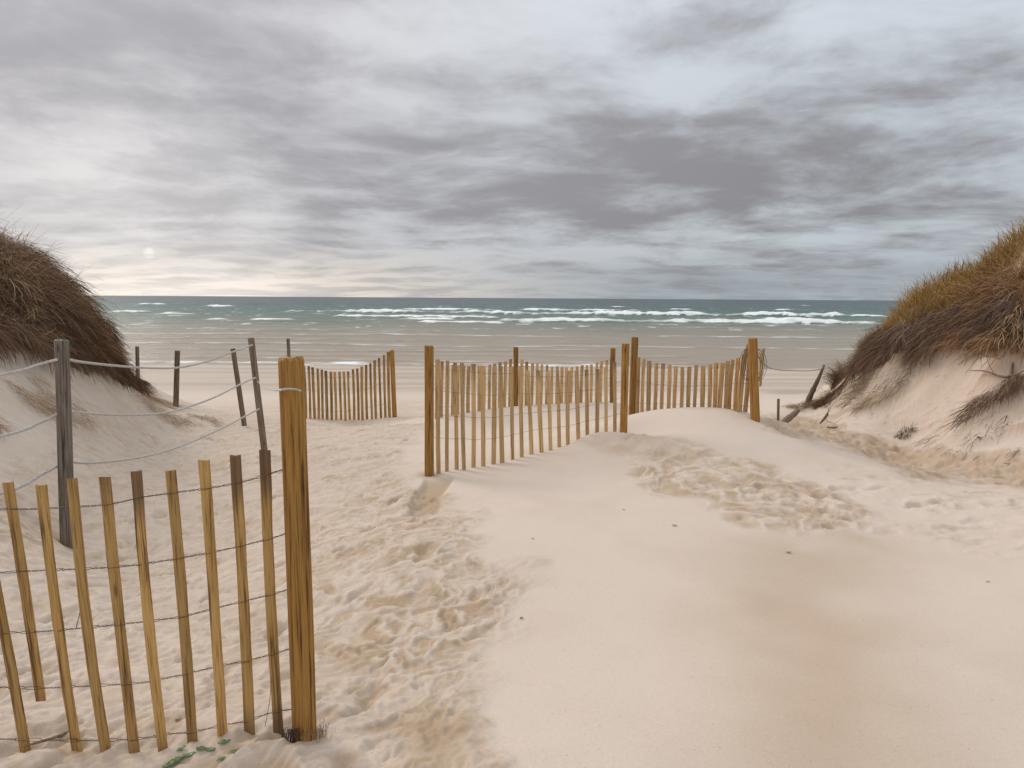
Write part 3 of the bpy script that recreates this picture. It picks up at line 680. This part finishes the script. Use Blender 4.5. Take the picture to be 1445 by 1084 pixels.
def rope_mat(name, a, b):
    m, t, bs = material(name)
    co = t.new('ShaderNodeTexCoord').outputs['Object']
    t.l.new(t.ramp(t.noise(co, 45, 4), [(0.3, a), (0.7, b)]), bs.inputs['Base Color']); bs.inputs['Roughness'].default_value = 0.85
    bump(t, t.noise(co, 500, 2), 0.4, 0.002, bs)
    return m
m_rope = rope_mat('white_rope', (0.42, 0.39, 0.36), (0.62, 0.60, 0.57))
m_yrope = rope_mat('yellowed_rope', (0.32, 0.25, 0.10), (0.45, 0.38, 0.20))

def frame_of(bot, top, face):
    ax = top - bot; L = np.linalg.norm(ax); ax = ax / L
    fx_ = np.cross(face, ax); fx_ /= np.linalg.norm(fx_); fy_ = np.cross(ax, fx_)
    return Matrix(((fx_[0], fy_[0], ax[0], bot[0]), (fx_[1], fy_[1], ax[1], bot[1]), (fx_[2], fy_[2], ax[2], bot[2]), (0, 0, 0, 1))), L
def ringed(prof, rings, caps=True):
    """prof(k) -> (m,2) cross-section, rings -> list of z"""
    V = []; m = None
    for k, z in enumerate(rings):
        q = prof(k); m = len(q); V.append(np.concatenate([q, np.full((m, 1), z)], 1))
    V = np.concatenate(V); F = []
    for k in range(len(rings) - 1):
        for j in range(m):
            F.append((k * m + j, k * m + (j + 1) % m, (k + 1) * m + (j + 1) % m, (k + 1) * m + j))
    T = []
    if caps:
        nV = len(V); V = np.concatenate([V, [[0, 0, rings[0]], [*V[-m:, :2].mean(0), rings[-1]]]])
        V[nV, :2] = V[:m, :2].mean(0)
        for j in range(m):
            T.append((nV, (j + 1) % m, j)); T.append((nV + 1, nV - m + j, nV - m + (j + 1) % m))
    return V, [np.array(F), np.array(T)] if T else [np.array(F)]

def slat(parent, bot, top, face, w_, th, mat, seed, fine_=True, bury=0.06, stain_top=0.0, stain_bot=0.3):
    r = random.Random(seed)
    d = (top - bot); d = d / np.linalg.norm(d); b = bot - d * bury
    M, L = frame_of(b, top, face)
    nk = 8 if fine_ else 4
    ks = [L * k / nk for k in range(nk + 1)]
    bow = r.uniform(-1, 1) * 0.008 * L / 1.1; bow2 = r.uniform(-1, 1) * 0.012
    def prof(k):
        s = k / nk; ww = 0.5 * w_ * (1 + r.uniform(-0.06, 0.06)); tt = 0.5 * th * (1 + r.uniform(-0.1, 0.1))
        ox = bow * math.sin(s * math.pi) + r.uniform(-1, 1) * 0.0012; oy = bow2 * math.sin(s * math.pi)
        if fine_:
            c_ = 0.0025
            q = [(-ww + c_, -tt), (ww - c_, -tt), (ww, -tt + c_), (ww, tt - c_), (ww - c_, tt), (-ww + c_, tt), (-ww, tt - c_), (-ww, -tt + c_)]
        else: q = [(-ww, -tt), (ww, -tt), (ww, tt), (-ww, tt)]
        return np.array(q) + np.array([[ox, oy]])
    V, F = ringed(prof, ks)
    if fine_:
        V[-2 - 8:-2, 2] += np.array([r.uniform(-0.004, 0.004) for _ in range(8)])
    zz = V[:, 2] / L
    st = stain_top * sstep(zz, 0.72, 0.98) + stain_bot * (1 - sstep(zz, 0.02, 0.25))
    o = mesh_obj('slat', V, F, mat, smooth=False, attrs={'stain': st})
    o.parent = parent
    M.translation = Vector(M.translation) - parent.location
    o.matrix_basis = M
    return o

def post_part(name, bot, top, rad, mat, seed, parent=None, bury=0.15, sides=20, rings=14, groove=0.05, taper=0.95, stain_top=0.0, stain_bot=0.4, square=0.0):
    r = np.random.default_rng(seed)
    d = (top - bot); d = d / np.linalg.norm(d); b = bot - d * bury
    M, L = frame_of(b, top, np.array([0, -1.0, 0.05]))
    zs = list(np.linspace(0, L - 0.012, rings)) + [L]
    th = np.arange(sides) / sides * 2 * math.pi
    gr = r.normal(0, 1, sides); gr = gr * 0.7 + np.roll(gr, 1) * 0.3
    deep = (r.random(sides) < 0.14) * -2.2
    ph = r.uniform(0, 6.28, 3)
    def prof(k):
        s = zs[k] / L
        rr = rad * (1 - (1 - taper) * s) * (1 + groove * 0.35 * (gr + deep * (0.4 + 0.6 * math.sin(s * 5 + ph[0]) ** 2)) + 0.012 * math.sin(s * 9 + ph[1]))
        if square: rr = rr / np.maximum(np.abs(np.cos(th)), np.abs(np.sin(th))) ** square
        if k == len(zs) - 1: rr = rr * 0.93
        ox = 0.02 * rad * math.sin(s * 6 + ph[2])
        return np.stack([rr * np.cos(th) + ox, rr * np.sin(th)], -1)
    V, F = ringed(prof, zs)
    V[-1 - 1 - sides:-2, 2] += r.uniform(-0.004, 0.004, sides)
    st = stain_bot * (1 - sstep(V[:, 2] / L, 0.06, 0.26)) + stain_top * sstep(V[:, 2] / L, 0.86, 0.97)
    o = mesh_obj(name, V, F, mat, smooth=sides > 24, attrs={'stain': st})
    if parent is not None:
        o.parent = parent; M.translation = Vector(M.translation) - parent.location
        o.matrix_basis = M
    else: o.matrix_world = M
    return o

def tube(pts, rad, sides=6):
    pts = np.asarray(pts, float); n_ = len(pts)
    tn_ = np.gradient(pts, axis=0); tn_ /= np.linalg.norm(tn_, axis=1, keepdims=True) + 1e-12
    ref = np.where(np.abs(tn_[:, 2:3]) > 0.9, np.array([[1.0, 0, 0]]), np.array([[0, 0, 1.0]]))
    a = np.cross(tn_, ref); a /= np.linalg.norm(a, axis=1, keepdims=True); b = np.cross(tn_, a)
    th = np.arange(sides) / sides * 2 * math.pi
    rad = np.broadcast_to(rad, n_)
    V = pts[:, None, :] + rad[:, None, None] * (a[:, None, :] * np.cos(th)[None, :, None] + b[:, None, :] * np.sin(th)[None, :, None])
    i = np.arange(n_ - 1)[:, None] * sides; j = np.arange(sides)[None, :]; j2 = (j + 1) % sides
    F = np.stack([i + j, i + j2, i + sides + j2, i + sides + j], -1).reshape(-1, 4)
    return V.reshape(-1, 3), F
def join(parts):
    vo = 0; Vs, Fs = [], []
    for V, F in parts: Vs.append(V); Fs.append(F + vo); vo += len(V)
    return np.concatenate(Vs), np.concatenate(Fs)
def resample(pts, step):
    pts = np.asarray(pts, float); d = np.concatenate([[0], np.cumsum(np.linalg.norm(np.diff(pts, axis=0), axis=1))])
    m = max(3, int(d[-1] / step)); s = np.linspace(0, d[-1], m)
    # smooth interpolation through the points
    out = np.stack([np.interp(s, d, pts[:, k]) for k in range(3)], -1)
    return out, s
def smooth_curve(pts, sub=10):
    pts = [np.asarray(p, float) for p in pts]; out = []
    ext = [2 * pts[0] - pts[1]] + pts + [2 * pts[-1] - pts[-2]]
    for k in range(1, len(ext) - 2):
        p0, p1, p2, p3 = ext[k - 1:k + 3]
        for s in np.linspace(0, 1, sub, endpoint=False):
            out.append(0.5 * (2 * p1 + (p2 - p0) * s + (2 * p0 - 5 * p1 + 4 * p2 - p3) * s ** 2 + (3 * p1 - p0 - 3 * p2 + p3) * s ** 3))
    out.append(pts[-1]); return np.array(out)
def rope_mesh(pts, R, pitch=0.10, step=0.012):
    c, s = resample(pts, step)
    tn_ = np.gradient(c, axis=0); tn_ /= np.linalg.norm(tn_, axis=1, keepdims=True)
    a = np.cross(tn_, np.array([0, 0, 1.0])); a /= np.linalg.norm(a, axis=1, keepdims=True); b = np.cross(tn_, a)
    ps = []
    for k in range(3):
        ph = 2 * math.pi * (s / pitch + k / 3)
        ps.append(tube(c + 0.5 * R * (a * np.cos(ph)[:, None] + b * np.sin(ph)[:, None]), R * 0.56, 6))
    return join(ps)
def twisted_wire(pts, r_=0.0016, pitch=0.055, gap=0.003, at=None, spread=0.012):
    """two strands twisted together, opening to clasp each slat"""
    c, s = resample(pts, 0.008)
    amp = np.full(len(c), gap)
    if at is not None:
        for q in at:
            dd = np.linalg.norm(c - q, axis=1); amp = np.maximum(amp, spread * (1 - sstep(dd, 0.018, 0.036)))
    ph = 2 * math.pi * s / pitch
    if at is not None:      # at a slat one strand runs in front and one behind
        wgt = sstep(amp, gap, spread * 0.9); ph = np.where(wgt > 0.5, math.pi / 2, ph)
    a = np.array([0, 0, 1.0]); b = np.array([0, -1.0, 0])
    ps = [tube(c + sg * amp[:, None] * (np.cos(ph)[:, None] * a + np.sin(ph)[:, None] * b), r_, 4) for sg in (1, -1)]
    return join(ps)

# ------------------------------------------------------------------ nearest fence
YN = 2.45
near = empty('snow_fence', P(200, 1050, YN))
tag(near, 'nearest fence of wide spaced golden slats on rusty wire, ending at a thick post', 'fence', 'slat and wire sand fences')
post_part('post', P(430, 1042, YN), P(411, 505, YN), 0.046, m_post, 3, near, 0.2, 44, 26, 0.055, 0.985, 0.25, 0.15)
SL = [((-88, 690), (-22, 1052), 2.44), ((-34, 684), (35, 1056), 2.44), ((11, 681), (58, 989), 2.50), ((58, 684), (106, 1041), 2.44), ((102, 676), (151, 1066), 2.40), ((148, 674), (190, 1063), 2.41), ((192, 665), (231, 1058), 2.42),
      ((241, 664), (272, 1050), 2.43), ((288, 650), (314, 1046), 2.44), ((332, 643), (352, 1037), 2.46), ((374, 635), (393, 1030), 2.48)]
stt = [0.2, 0, 0.15, 0.15, 0, 0, 0.55, 0.9, 0.1, 0.3, 0.9, 0.9]; sbb = [0.3, 0.3, 0.4, 0.3, 0.4, 0.5, 0.6, 0.7, 0.7, 0.5, 0.9, 1.1]
for k, (a, b, yy) in enumerate(SL):
    slat(near, P(*b, yy), P(*a, yy), np.array([0.05, -1, 0.0]), 0.0385, 0.0095, m_slat, 100 + k, True, 0.07 if k != 2 else 0.0, stt[k + 1], sbb[k + 1])
WR = [[(-95, 724), (0, 719), (58, 718), (150, 712), (205, 701), (300, 688), (350, 678), (395, 664), (412, 660)],
      [(-90, 812), (0, 808), (60, 805), (150, 801), (215, 794), (300, 779), (350, 768), (392, 757), (412, 748)],
      [(-80, 900), (0, 893), (45, 892), (130, 885), (215, 876), (262, 869), (305, 858), (390, 837), (412, 829)],
      [(-70, 976), (0, 970), (60, 971), (180, 965), (220, 960), (310, 940), (350, 932), (388, 922), (414, 914)],
      [(-60, 1046), (0, 1043), (100, 1045), (190, 1043), (235, 1036), (272, 1033), (312, 1024), (350, 1017), (382, 1006), (416, 1000)]]
sx_mid = lambda k, py: (SL[k][0][0] + (SL[k][1][0] - SL[k][0][0]) * (py - SL[k][0][1]) / (SL[k][1][1] - SL[k][0][1]))
for wi, wl in enumerate(WR):
    pts = []
    for (px, py) in wl:
        xs_ = [s[0][0] * 0.5 + s[1][0] * 0.5 for s in SL] + [420]; yd = [s[2] for s in SL] + [YN]
        pts.append(P(px, py, float(np.interp(px, xs_, yd))))
    pts = smooth_curve(pts, 12)
    at = []
    for k in range(len(SL)):
        b_, t_, yy = P(*SL[k][1], SL[k][2]), P(*SL[k][0], SL[k][2]), SL[k][2]
        # crossing of the wire with the slat's own line
        f = np.clip((pts[:, 2] - b_[2]) / (t_[2] - b_[2]), 0, 1); q = b_[None] + (t_ - b_)[None] * f[:, None]
        i = np.argmin(np.linalg.norm((q - pts)[:, [0, 2]], axis=1)); at.append(pts[i])
    V, F = twisted_wire(pts, 0.0013, 0.06, 0.0022, at, 0.0088)
    mesh_obj('wire', V - np.array(near.location), F, m_wire, near)
# loose wire ends hanging
for wp, wr_ in (([P(383, 955, 2.45), P(381, 985, 2.44), P(377, 1010, 2.43), P(374, 1026, 2.43)], 0.0011), ([P(116, 847, 2.42), P(112, 868, 2.41), P(107, 888, 2.41)], 0.0014)):
    V, F = tube(smooth_curve(wp, 8), wr_, 5)
    mesh_obj('wire', V - np.array(near.location), F, m_wire, near)

# ------------------------------------------------------------------ the other fences
def interp_line(tab, px):
    tab = np.array(tab, float); return float(np.interp(px, tab[:, 0], tab[:, 1]))
def sand_fence(label, posts, slats, depth_tab, face, w_, mat, wires, seed, jitter=1.2, fine_=False, follow=True):
    """posts: (top px, bottom px, y, radius); slats: (x top, y top, x bottom, y bottom)"""
    cx_ = np.mean([s[0] for s in slats]); root = empty('snow_fence', P(cx_, np.mean([s[3] for s in slats]), interp_line(depth_tab, cx_)))
    tag(root, label, 'fence', 'slat and wire sand fences')
    r = random.Random(seed)
    for k, (tp_, bt_, yy, rad) in enumerate(posts):
        post_part('post', P(*bt_, yy), P(*tp_, yy), rad, m_post, seed * 7 + k, root, 0.25, 18, 12, 0.06, 0.97, 0.15, 0.35, 0.25)
    tops = []
    for k, (xt, yt, xb, yb_) in enumerate(slats):
        yy = interp_line(depth_tab, 0.5 * (xt + xb)) + r.uniform(-0.03, 0.03)
        b_ = P(xb + r.uniform(-0.5, 0.5) * jitter, yb_, yy); t_ = P(xt + r.uniform(-0.5, 0.5) * jitter, yt + r.uniform(-1, 1) * 0.7, yy + r.uniform(-0.03, 0.03))
        slat(root, b_, t_, face, w_ * r.uniform(0.85, 1.12), 0.010, mat, seed * 100 + k, fine_, 0.12, r.choice([0, 0, 0.3, 0.7]), 0.4)
        tops.append((b_, t_))
    tops.sort(key=lambda q: q[0][0])
    for f in wires:
        pts = np.array([b_ + (t_ - b_) * f for b_, t_ in tops])
        ends = sorted([(P(*tp_, yy), P(*bt_, yy)) for tp_, bt_, yy, _ in posts], key=lambda q: q[0][0])
        zf = lambda e, ref: e[1] + (e[0] - e[1]) * np.clip((ref[2] + 0.03 - e[1][2]) / (e[0][2] - e[1][2]), 0.05, 0.95)
        if ends[0][0][0] < pts[0][0]: pts = np.concatenate([[zf(ends[0], pts[0])], pts])
        if ends[-1][0][0] > pts[-1][0]: pts = np.concatenate([pts, [zf(ends[-1], pts[-1])]])
        c, s = resample(pts, 0.05)
        c[:, 1] += 0.009 * np.sin(s * 60)
        V, F = tube(c, 0.0016, 4)
        mesh_obj('wire', V - np.array(root.location), F, m_wire, root)
    return root
# B: middle fence, from the big post beside the path to the post on the mound
bx_b = [618.8, 631, 644, 655, 668.6, 682, 696, 709, 723, 736, 750, 764, 776.5, 789, 802.5, 816, 828.6, 842.5, 854.6, 868]
by_b = [662, 661, 662.5, 660, 663, 660, 659, 656, 652, 647, 641, 638, 636, 634, 631, 627, 622, 619, 616, 615]
off_t = [-1, 1, -2, -3, -1, -2, 1.5, -3, -1, -3, -6, -5, -4, -3, -1, -2, -1, 0, 0, -1]
dB = [(598, 7.6), (740, 8.02), (880, 8.4)]
slB = []
for k, xb in enumerate(bx_b):
    yt = 505 + 13 * math.sin(math.pi * min(1, max(0, (xb - 605) / 150.0)) * 0.6) + (6 if 740 < xb < 860 else 0) - max(0, (xb - 820) / 8.0)
    slB.append((xb + off_t[k], yt, xb, by_b[k] + 1))
sand_fence('middle fence with thick leaning slats from the pathside post up to the sand mound', [((605.5, 488), (606, 667), 7.6, 0.054), ((883, 485), (879.5, 616), 8.4, 0.048)], slB, dB, np.array([0.3, -1, 0]), 0.048, m_slat2, (0.93, 0.72, 0.5, 0.29), 21)
# C: fence behind it
slC = []
xs_c = list(np.arange(617, 727, 7.4)) + list(np.arange(737, 864, 7.0))
for xc in xs_c:
    ph = (xc - 606) / 122.0 if xc < 728 else (xc - 728) / 137.0
    yt = 503 + 14 * math.sin(math.pi * ph) ** 0.8 + (0 if xc < 728 else 1)
    slC.append((xc, yt, xc - 1, float(np.interp(xc, [612, 650, 700, 735, 800, 865], [592, 586, 577, 573, 569, 567]))))
dC = [(610, 11.8), (728, 13.15), (865, 13.7)]
sand_fence('pale fence in the gap behind the middle fence, sagging either side of its two posts', [((728, 490), (728, 575), 13.2, 0.049), ((865, 491.5), (864, 568), 13.7, 0.052)], slC, dC, np.array([0.25, -1, 0]), 0.060, m_slat2, (0.86, 0.55, 0.2), 22)
# D: fence on the crest of the right hand drift
xs_d = [900.6, 908.7, 917, 926, 935.5, 945, 954, 963, 972.7, 982, 992, 1002, 1011, 1019, 1027, 1034, 1041.6]
ys_d = [505, 507, 509, 512, 513, 515, 516.5, 517, 517, 516, 515.6, 514, 512.5, 512, 509, 507, 505]
dD = [(890, 9.55), (985, 9.2), (1062, 8.5)]
slD = [(a, b, a - 2.0 - (0 if a < 1000 else (a - 1000) * 0.09), 580 if a < 1010 else 584) for a, b in zip(xs_d, ys_d)]
dr = sand_fence('sagging fence of even slats along the crest of the right drift', [((896, 476), (892, 580), 9.6, 0.050), ((1062, 477.5), (1065.5, 593), 8.4, 0.056)], slD, dD, np.array([0.1, -1, 0]), 0.056, m_slat2, (0.90, 0.55, 0.15), 23)
r = random.Random(5)
for k, (xt, yt, xb, yb_) in enumerate([(1049, 500, 1041, 584), (1052, 492, 1045, 585), (1055, 486, 1043, 584), (1057, 496, 1049, 587), (1074, 498, 1072, 538), (1078, 492, 1073, 545), (1059, 505, 1052, 588)]):
    slat(dr, P(xb, yb_, 8.62 + 0.04 * k), P(xt, yt, 8.55 + 0.03 * k), np.array([r.uniform(-0.8, 0.8), -1, 0]), 0.036, 0.010, m_slat2, 900 + k, False, 0.05 if k not in (4, 5) else 0.0, 0.5, 0.3)
loops = []
for k in range(6):
    a0 = r.uniform(0, 6)
    loops.append(tube(smooth_curve([P(1055 + 12 * math.cos(a0 + q * 0.9) + 3 * k, 515 + 22 * math.sin(a0 + q * 0.9), 8.5 + 0.06 * math.sin(q * 2)) for q in range(8)], 6), 0.003, 4))
V, F = join(loops); mesh_obj('wire', V - np.array(dr.location), F, m_wire, dr)
# A: far fence on the left, beyond the nearest post
slA = []
for k in range(20):
    xa = 429 + 6.25 * k
    yt = float(np.interp(xa, [429, 440, 460, 475, 490, 505, 520, 535, 548], [516, 518, 523, 525, 524, 520, 514, 506, 497]))
    yb_ = float(np.interp(xa, [429, 450, 475, 505, 530, 548], [590, 593, 595, 592, 588, 586]))
    slA.append((xa, yt, xa + 2, yb_))
sand_fence('far fence of closely set slats curving up to a single post at the path opening', [((553, 494), (557, 590), 14.3, 0.049)], slA, [(420, 14.0), (490, 13.9), (556, 14.3)], np.array([0, -1, 0]), 0.054, m_slat, (0.88, 0.55, 0.2), 24)

# ------------------------------------------------------------------ rope fence posts
def rope_post(tp_, bt_, yy, rad, mat, label, seed, sides=18, rings=14, ytop=None, groove=0.09):
    bot = P(*bt_, yy); top = P(*tp_, yy if ytop is None else ytop)
    o = post_part('weathered_post', bot, top, rad, mat, seed, None, 0.25, sides, rings, groove, 0.93, 0.0, 0.5)
    return tag(o, label, 'post', 'weathered posts of the rope fence')
rope_post((87, 480), (96, 772), 5.7, 0.058, m_grey, 'tall grey weathered post holding three white ropes beside the left dune', 51, 40, 22, groove=0.07)
rope_post((193.5, 489), (195, 560), 15.2, 0.043, m_brownp, 'short dark post half hidden by the grassy foot of the left dune', 52)
rope_post((250.5, 495), (248, 576), 13.2, 0.052, m_brownp, 'upright weathered post on the sand right of the left dune foot', 53)
rope_post((328.5, 492), (345, 602), 12.4, 0.045, m_brownp, 'leaning weathered post standing left of the long tilted rope post', 54)
rope_post((354, 477), (374, 646), 9.9, 0.048, m_brownp, 'long tilted weathered post where the three ropes end', 55, groove=0.1)
rope_post((406.5, 478), (412, 600), 13.6, 0.036, m_grey, 'slim grey post showing only its tip above the nearest wooden post', 56)

def rope(label, pts, R, mat=m_rope, pitch=0.09):
    c = smooth_curve(pts, 12); loc = c[len(c) // 2]
    V, F = rope_mesh(c, R, pitch)
    o = mesh_obj('rope', V, F, mat, None, loc)
    return tag(o, label, 'rope', 'ropes of the rope fence')
PB = 5.7
def yrope(px): return float(np.interp(px, [88, 360], [5.7, 9.85]))
def ropeline(left, mid_, label):
    pts = [P(px, py, y_) for px, py, y_ in left] + [P(px, py, yrope(px)) for px, py in mid_]
    return rope(label, pts, 0.0125)
ropeline([(-480, 590, 4.6), (-240, 566, 4.9), (0, 529, 5.4), (60, 513, 5.6)], [(88, 507), (115, 511), (160, 516), (210, 519.5), (250, 519), (290, 511), (325, 498), (356, 487)], 'topmost white rope sagging between the tall grey post and the tilted post')
ropeline([(-480, 690, 4.6), (-240, 662, 4.9), (0, 616, 5.4), (60, 595, 5.6)], [(90, 581), (120, 583), (160, 585.5), (210, 585), (250, 579), (300, 562), (340, 542), (361, 533)], 'middle white rope crossing the left sand slope below the top one')
ropeline([(-480, 790, 4.6), (-240, 752, 4.9), (0, 697, 5.4), (60, 669, 5.6)], [(92, 653), (120, 653.5), (160, 651), (210, 643), (260, 628), (310, 606), (345, 588), (366, 577)], 'lowest white rope tied nearest the sand on the tall grey post')
rope('thin rope end reaching from the tilted post to a nail on the nearest wooden post', [P(363, 538, 9.8), P(372, 546, 7.5), P(384, 550, 5.0), P(394, 550.5, 2.44), P(405, 549, 2.395), P(418, 549.5, 2.393), P(425, 552, 2.398)], 0.0042, m_rope, 0.03)
rope('yellowed slack rope from the right fence post to the leaning stick', [P(1067, 500, 8.4), P(1080, 516, 8.9), P(1095, 521.5, 9.6), P(1115, 523, 10.6), P(1140, 523.5, 11.8), P(1158, 521, 12.8), P(1162, 517, 13.0)], 0.007, m_yrope)
rope('short yellowed rope tail dropping from the tip of the leaning stick', [P(1162, 517, 13.0), P(1165, 525, 12.9), P(1168, 536, 12.7), P(1172, 546, 12.5)], 0.007, m_yrope)

# ------------------------------------------------------------------ driftwood, sticks, litter
def limb(name, pts, rads, mat, label, cat, seed, sides=9, twigs=()):
    c = smooth_curve(pts, 8); rd = np.interp(np.linspace(0, 1, len(c)), np.linspace(0, 1, len(rads)), rads)
    rr = np.random.default_rng(seed); V, F = tube(c, rd * (1 + rr.normal(0, 0.06, len(c))), sides)
    k0 = len(V); V = np.concatenate([V, [c[0], c[-1]]])
    n_ = len(c); T = [(k0, (j + 1) % sides, j) for j in range(sides)] + [(k0 + 1, (n_ - 1) * sides + j, (n_ - 1) * sides + (j + 1) % sides) for j in range(sides)]
    ps = [F]; Fq = F; Vq = V
    for tw in twigs:
        v2, f2 = tube(smooth_curve(tw[0], 6), np.linspace(tw[1], tw[1] * 0.4, len(smooth_curve(tw[0], 6))), 5)
        Fq = np.concatenate([Fq, f2 + len(Vq)]); Vq = np.concatenate([Vq, v2])
    loc = c[0]
    o = mesh_obj(name, Vq, [Fq, np.array(T)], mat, None, loc, True, {'stain': np.zeros(len(Vq))})
    return tag(o, label, cat)
limb('leaning_stick', [P(1134, 580, 13.1), P(1146, 553, 13.05), P(1156, 532, 13.0), P(1163, 515, 13.0)], [0.06, 0.05, 0.032, 0.022], m_brownp, 'dark leaning stick with a rope at its tip below the right dune', 'driftwood', 61)
post_s = post_part('stump_post', P(1098, 590, 12.2), P(1098.5, 563, 12.2), 0.026, m_brownp, 62, None, 0.2, 10, 6, 0.1)
tag(post_s, 'short thin upright stump post right of the right fence post', 'post')
limb('driftwood_log', [P(1103, 598, 11.4), P(1112, 591, 11.4), P(1121, 584, 11.4), P(1127, 578, 11.4)], [0.04, 0.055, 0.05, 0.036], m_brownp, 'thick weathered log jutting slantwise from the sand', 'driftwood', 63)
limb('twig', [P(1157, 598, 11.2), P(1163, 591, 11.2), P(1168, 584, 11.2)], [0.012, 0.022, 0.024], m_brownp, 'crooked twig with thin upright sprigs behind the right drift', 'twig', 64, 6,
     [([P(1167, 586, 11.2), P(1170, 575, 11.2), P(1175, 562, 11.25)], 0.007), ([P(1168, 585, 11.2), P(1173, 574, 11.2), P(1181, 566, 11.2)], 0.006), ([P(1165, 588, 11.2), P(1167, 594, 11.1), P(1178, 597, 11.05), P(1188, 590, 11.1)], 0.006)])
limb('bark_piece', [P(1167, 602.5, 10.9), P(1172, 604, 10.9), P(1178, 604, 10.9), P(1183, 602, 10.9)], [0.006, 0.022, 0.026, 0.006], m_brownp, 'dark curved bark piece on the trampled sand behind the right drift', 'driftwood', 65, 7)
limb('dead_branch', [P(1430, 505, 8.9), P(1428, 520, 8.8), P(1425, 531, 8.7), P(1412, 531, 8.75), P(1390, 524, 9.0), P(1368, 523, 9.3)], [0.012, 0.014, 0.02, 0.016, 0.010, 0.005], m_brownp, 'bare dark branch hanging over the right sand slope below the tangled grass', 'branch', 66, 6,
     [([P(1425, 531, 8.7), P(1437, 527, 8.5), P(1455, 518, 8.3)], 0.012), ([P(1404, 530, 8.8), P(1396, 515, 8.95), P(1391, 500, 9.1)], 0.006)])
limb('twig', [P(30, 1054, 2.40), P(70, 1043, 2.5), P(105, 1030, 2.6), P(136, 1018, 2.7)], [0.003, 0.006, 0.008, 0.005], m_brownp, 'dark half buried twig behind the lower left slats', 'twig', 67, 6,
     [([P(100, 1032, 2.6), P(125, 1028, 2.62), P(150, 1012, 2.75)], 0.004)])

m_leaf, t, bs = material('green_leaf')
co = t.new('ShaderNodeTexCoord').outputs['Object']
t.l.new(t.ramp(t.noise(co, 60, 3), [(0.3, (0.085, 0.15, 0.045)), (0.7, (0.17, 0.26, 0.09))]), bs.inputs['Base Color']); bs.inputs['Roughness'].default_value = 0.6
m_dry, t, bs = material('dry_leaf')
co = t.new('ShaderNodeTexCoord').outputs['Object']
t.l.new(t.ramp(t.noise(co, 80, 3), [(0.3, (0.11, 0.075, 0.05)), (0.7, (0.24, 0.165, 0.11))]), bs.inputs['Base Color']); bs.inputs['Roughness'].default_value = 0.7
def leaf(px, py, L, W_, ang, mat, seed, curl=0.25, lift=0.005, y_=None):
    if y_ is None:
        yy = np.linspace(1.9, 12, 2000); dd = ray(px, py); zz = CAMZ + dd[2] * yy / dd[1]
        g = ground_z(dd[0] * yy / dd[1], yy); i = np.argmax(zz < g); y_ = yy[i]
    c = P(px, py, y_); r = random.Random(seed)
    V, F = [], []
    for i in range(7):
        s = i / 6; ww = W_ * 0.5 * math.sin(math.pi * min(0.98, 0.06 + s * 0.9)) ** 0.8
        for j in (-1, 0, 1):
            lx = (s - 0.5) * L; ly = j * ww
            V.append((lx * math.cos(ang) - ly * math.sin(ang), lx * math.sin(ang) + ly * math.cos(ang), curl * (abs(j) * ww * 0.8 + 0.6 * L * (s - 0.5) ** 2) + r.uniform(-0.1, 0.1) * W_))
    for i in range(6):
        for j in range(2): F.append((i * 3 + j, i * 3 + j + 1, i * 3 + j + 4, i * 3 + j + 3))
    V = np.array(V); V2 = V - np.array([0, 0, 0.0015]) ; nV = len(V)
    F = np.array(F); Fall = np.concatenate([F, F[:, ::-1] + nV])
    ring = [0, 3, 6, 9, 12, 15, 18, 19, 20, 17, 14, 11, 8, 5, 2, 1]
    rim = np.array([(ring[q], ring[(q + 1) % 16], ring[(q + 1) % 16] + nV, ring[q] + nV) for q in range(16)])
    gzv = float(ground_z(c[0], c[1]))
    return np.concatenate([V, V2]) + np.array([c[0], c[1], gzv + lift]), np.concatenate([Fall, rim])
LV = [(247, 1076, 0.085, 0.038, 0.7), (266, 1067, 0.05, 0.022, 0.5), (256, 1060, 0.035, 0.02, 0.9), (284, 1060, 0.035, 0.018, 0.1), (297, 1060, 0.036, 0.02, 0.2), (316, 1049, 0.045, 0.022, 0.4), (331, 1063, 0.05, 0.026, 0.6), (312, 1073, 0.032, 0.016, 0.7), (240, 1082, 0.05, 0.03, 0.9)]
pl = empty('green_plant', P(285, 1062, 2.36))
tag(pl, 'half buried green leafy plant in the sand at the foot of the nearest slats', 'plant')
for k, a in enumerate(LV):
    V, F = leaf(*a, m_leaf, 700 + k)
    mesh_obj('leaf', V - np.array(pl.location), F, m_leaf, pl)
def litter(px, py, L, W_, ang, label, seed, lift=0.006):
    V, F = leaf(px, py, L * 0.75, W_ * 0.7, ang, m_dry, seed, 0.5, lift)
    o = mesh_obj('dry_leaf', V, F, m_dry, None, V.mean(0)); tag(o, label, 'dry leaf')
litter(1113, 781, 0.055, 0.022, 0.1, 'curled dark leaf alone on the smooth tan sand', 801)
litter(952, 743, 0.06, 0.02, -0.3, 'pale brown leaf scrap on the smooth drift left of the dimpled sand', 802)
litter(880, 720, 0.035, 0.012, 0.2, 'tiny leaf scrap on the smooth drift below the mound post', 803)
litter(752, 761, 0.03, 0.014, 0.0, 'small leaf scrap near the path edge on the smooth drift', 804)
litter(1394, 822, 0.035, 0.012, 0.0, 'tiny dark scrap on the bare sand near the right edge', 805)
litter(736, 874, 0.032, 0.02, 0.7, 'olive brown leaf at the ragged edge between path and drift', 806)
litter(1381, 620, 0.10, 0.06, 0.4, 'dark clod lying on the pale slope below the right dune', 807, 0.02)
litter(1421, 657, 0.12, 0.05, -0.2, 'dark scrap on the trampled track at the right edge', 808, 0.02)
litter(252, 1018, 0.03, 0.014, 0.5, 'reddish leaf scrap on the sand behind the nearest slats', 809)
print('tris approx', sum(len(o.data.polygons) for o in bpy.data.objects if o.type == 'MESH') * 2, 'grid', X.shape)
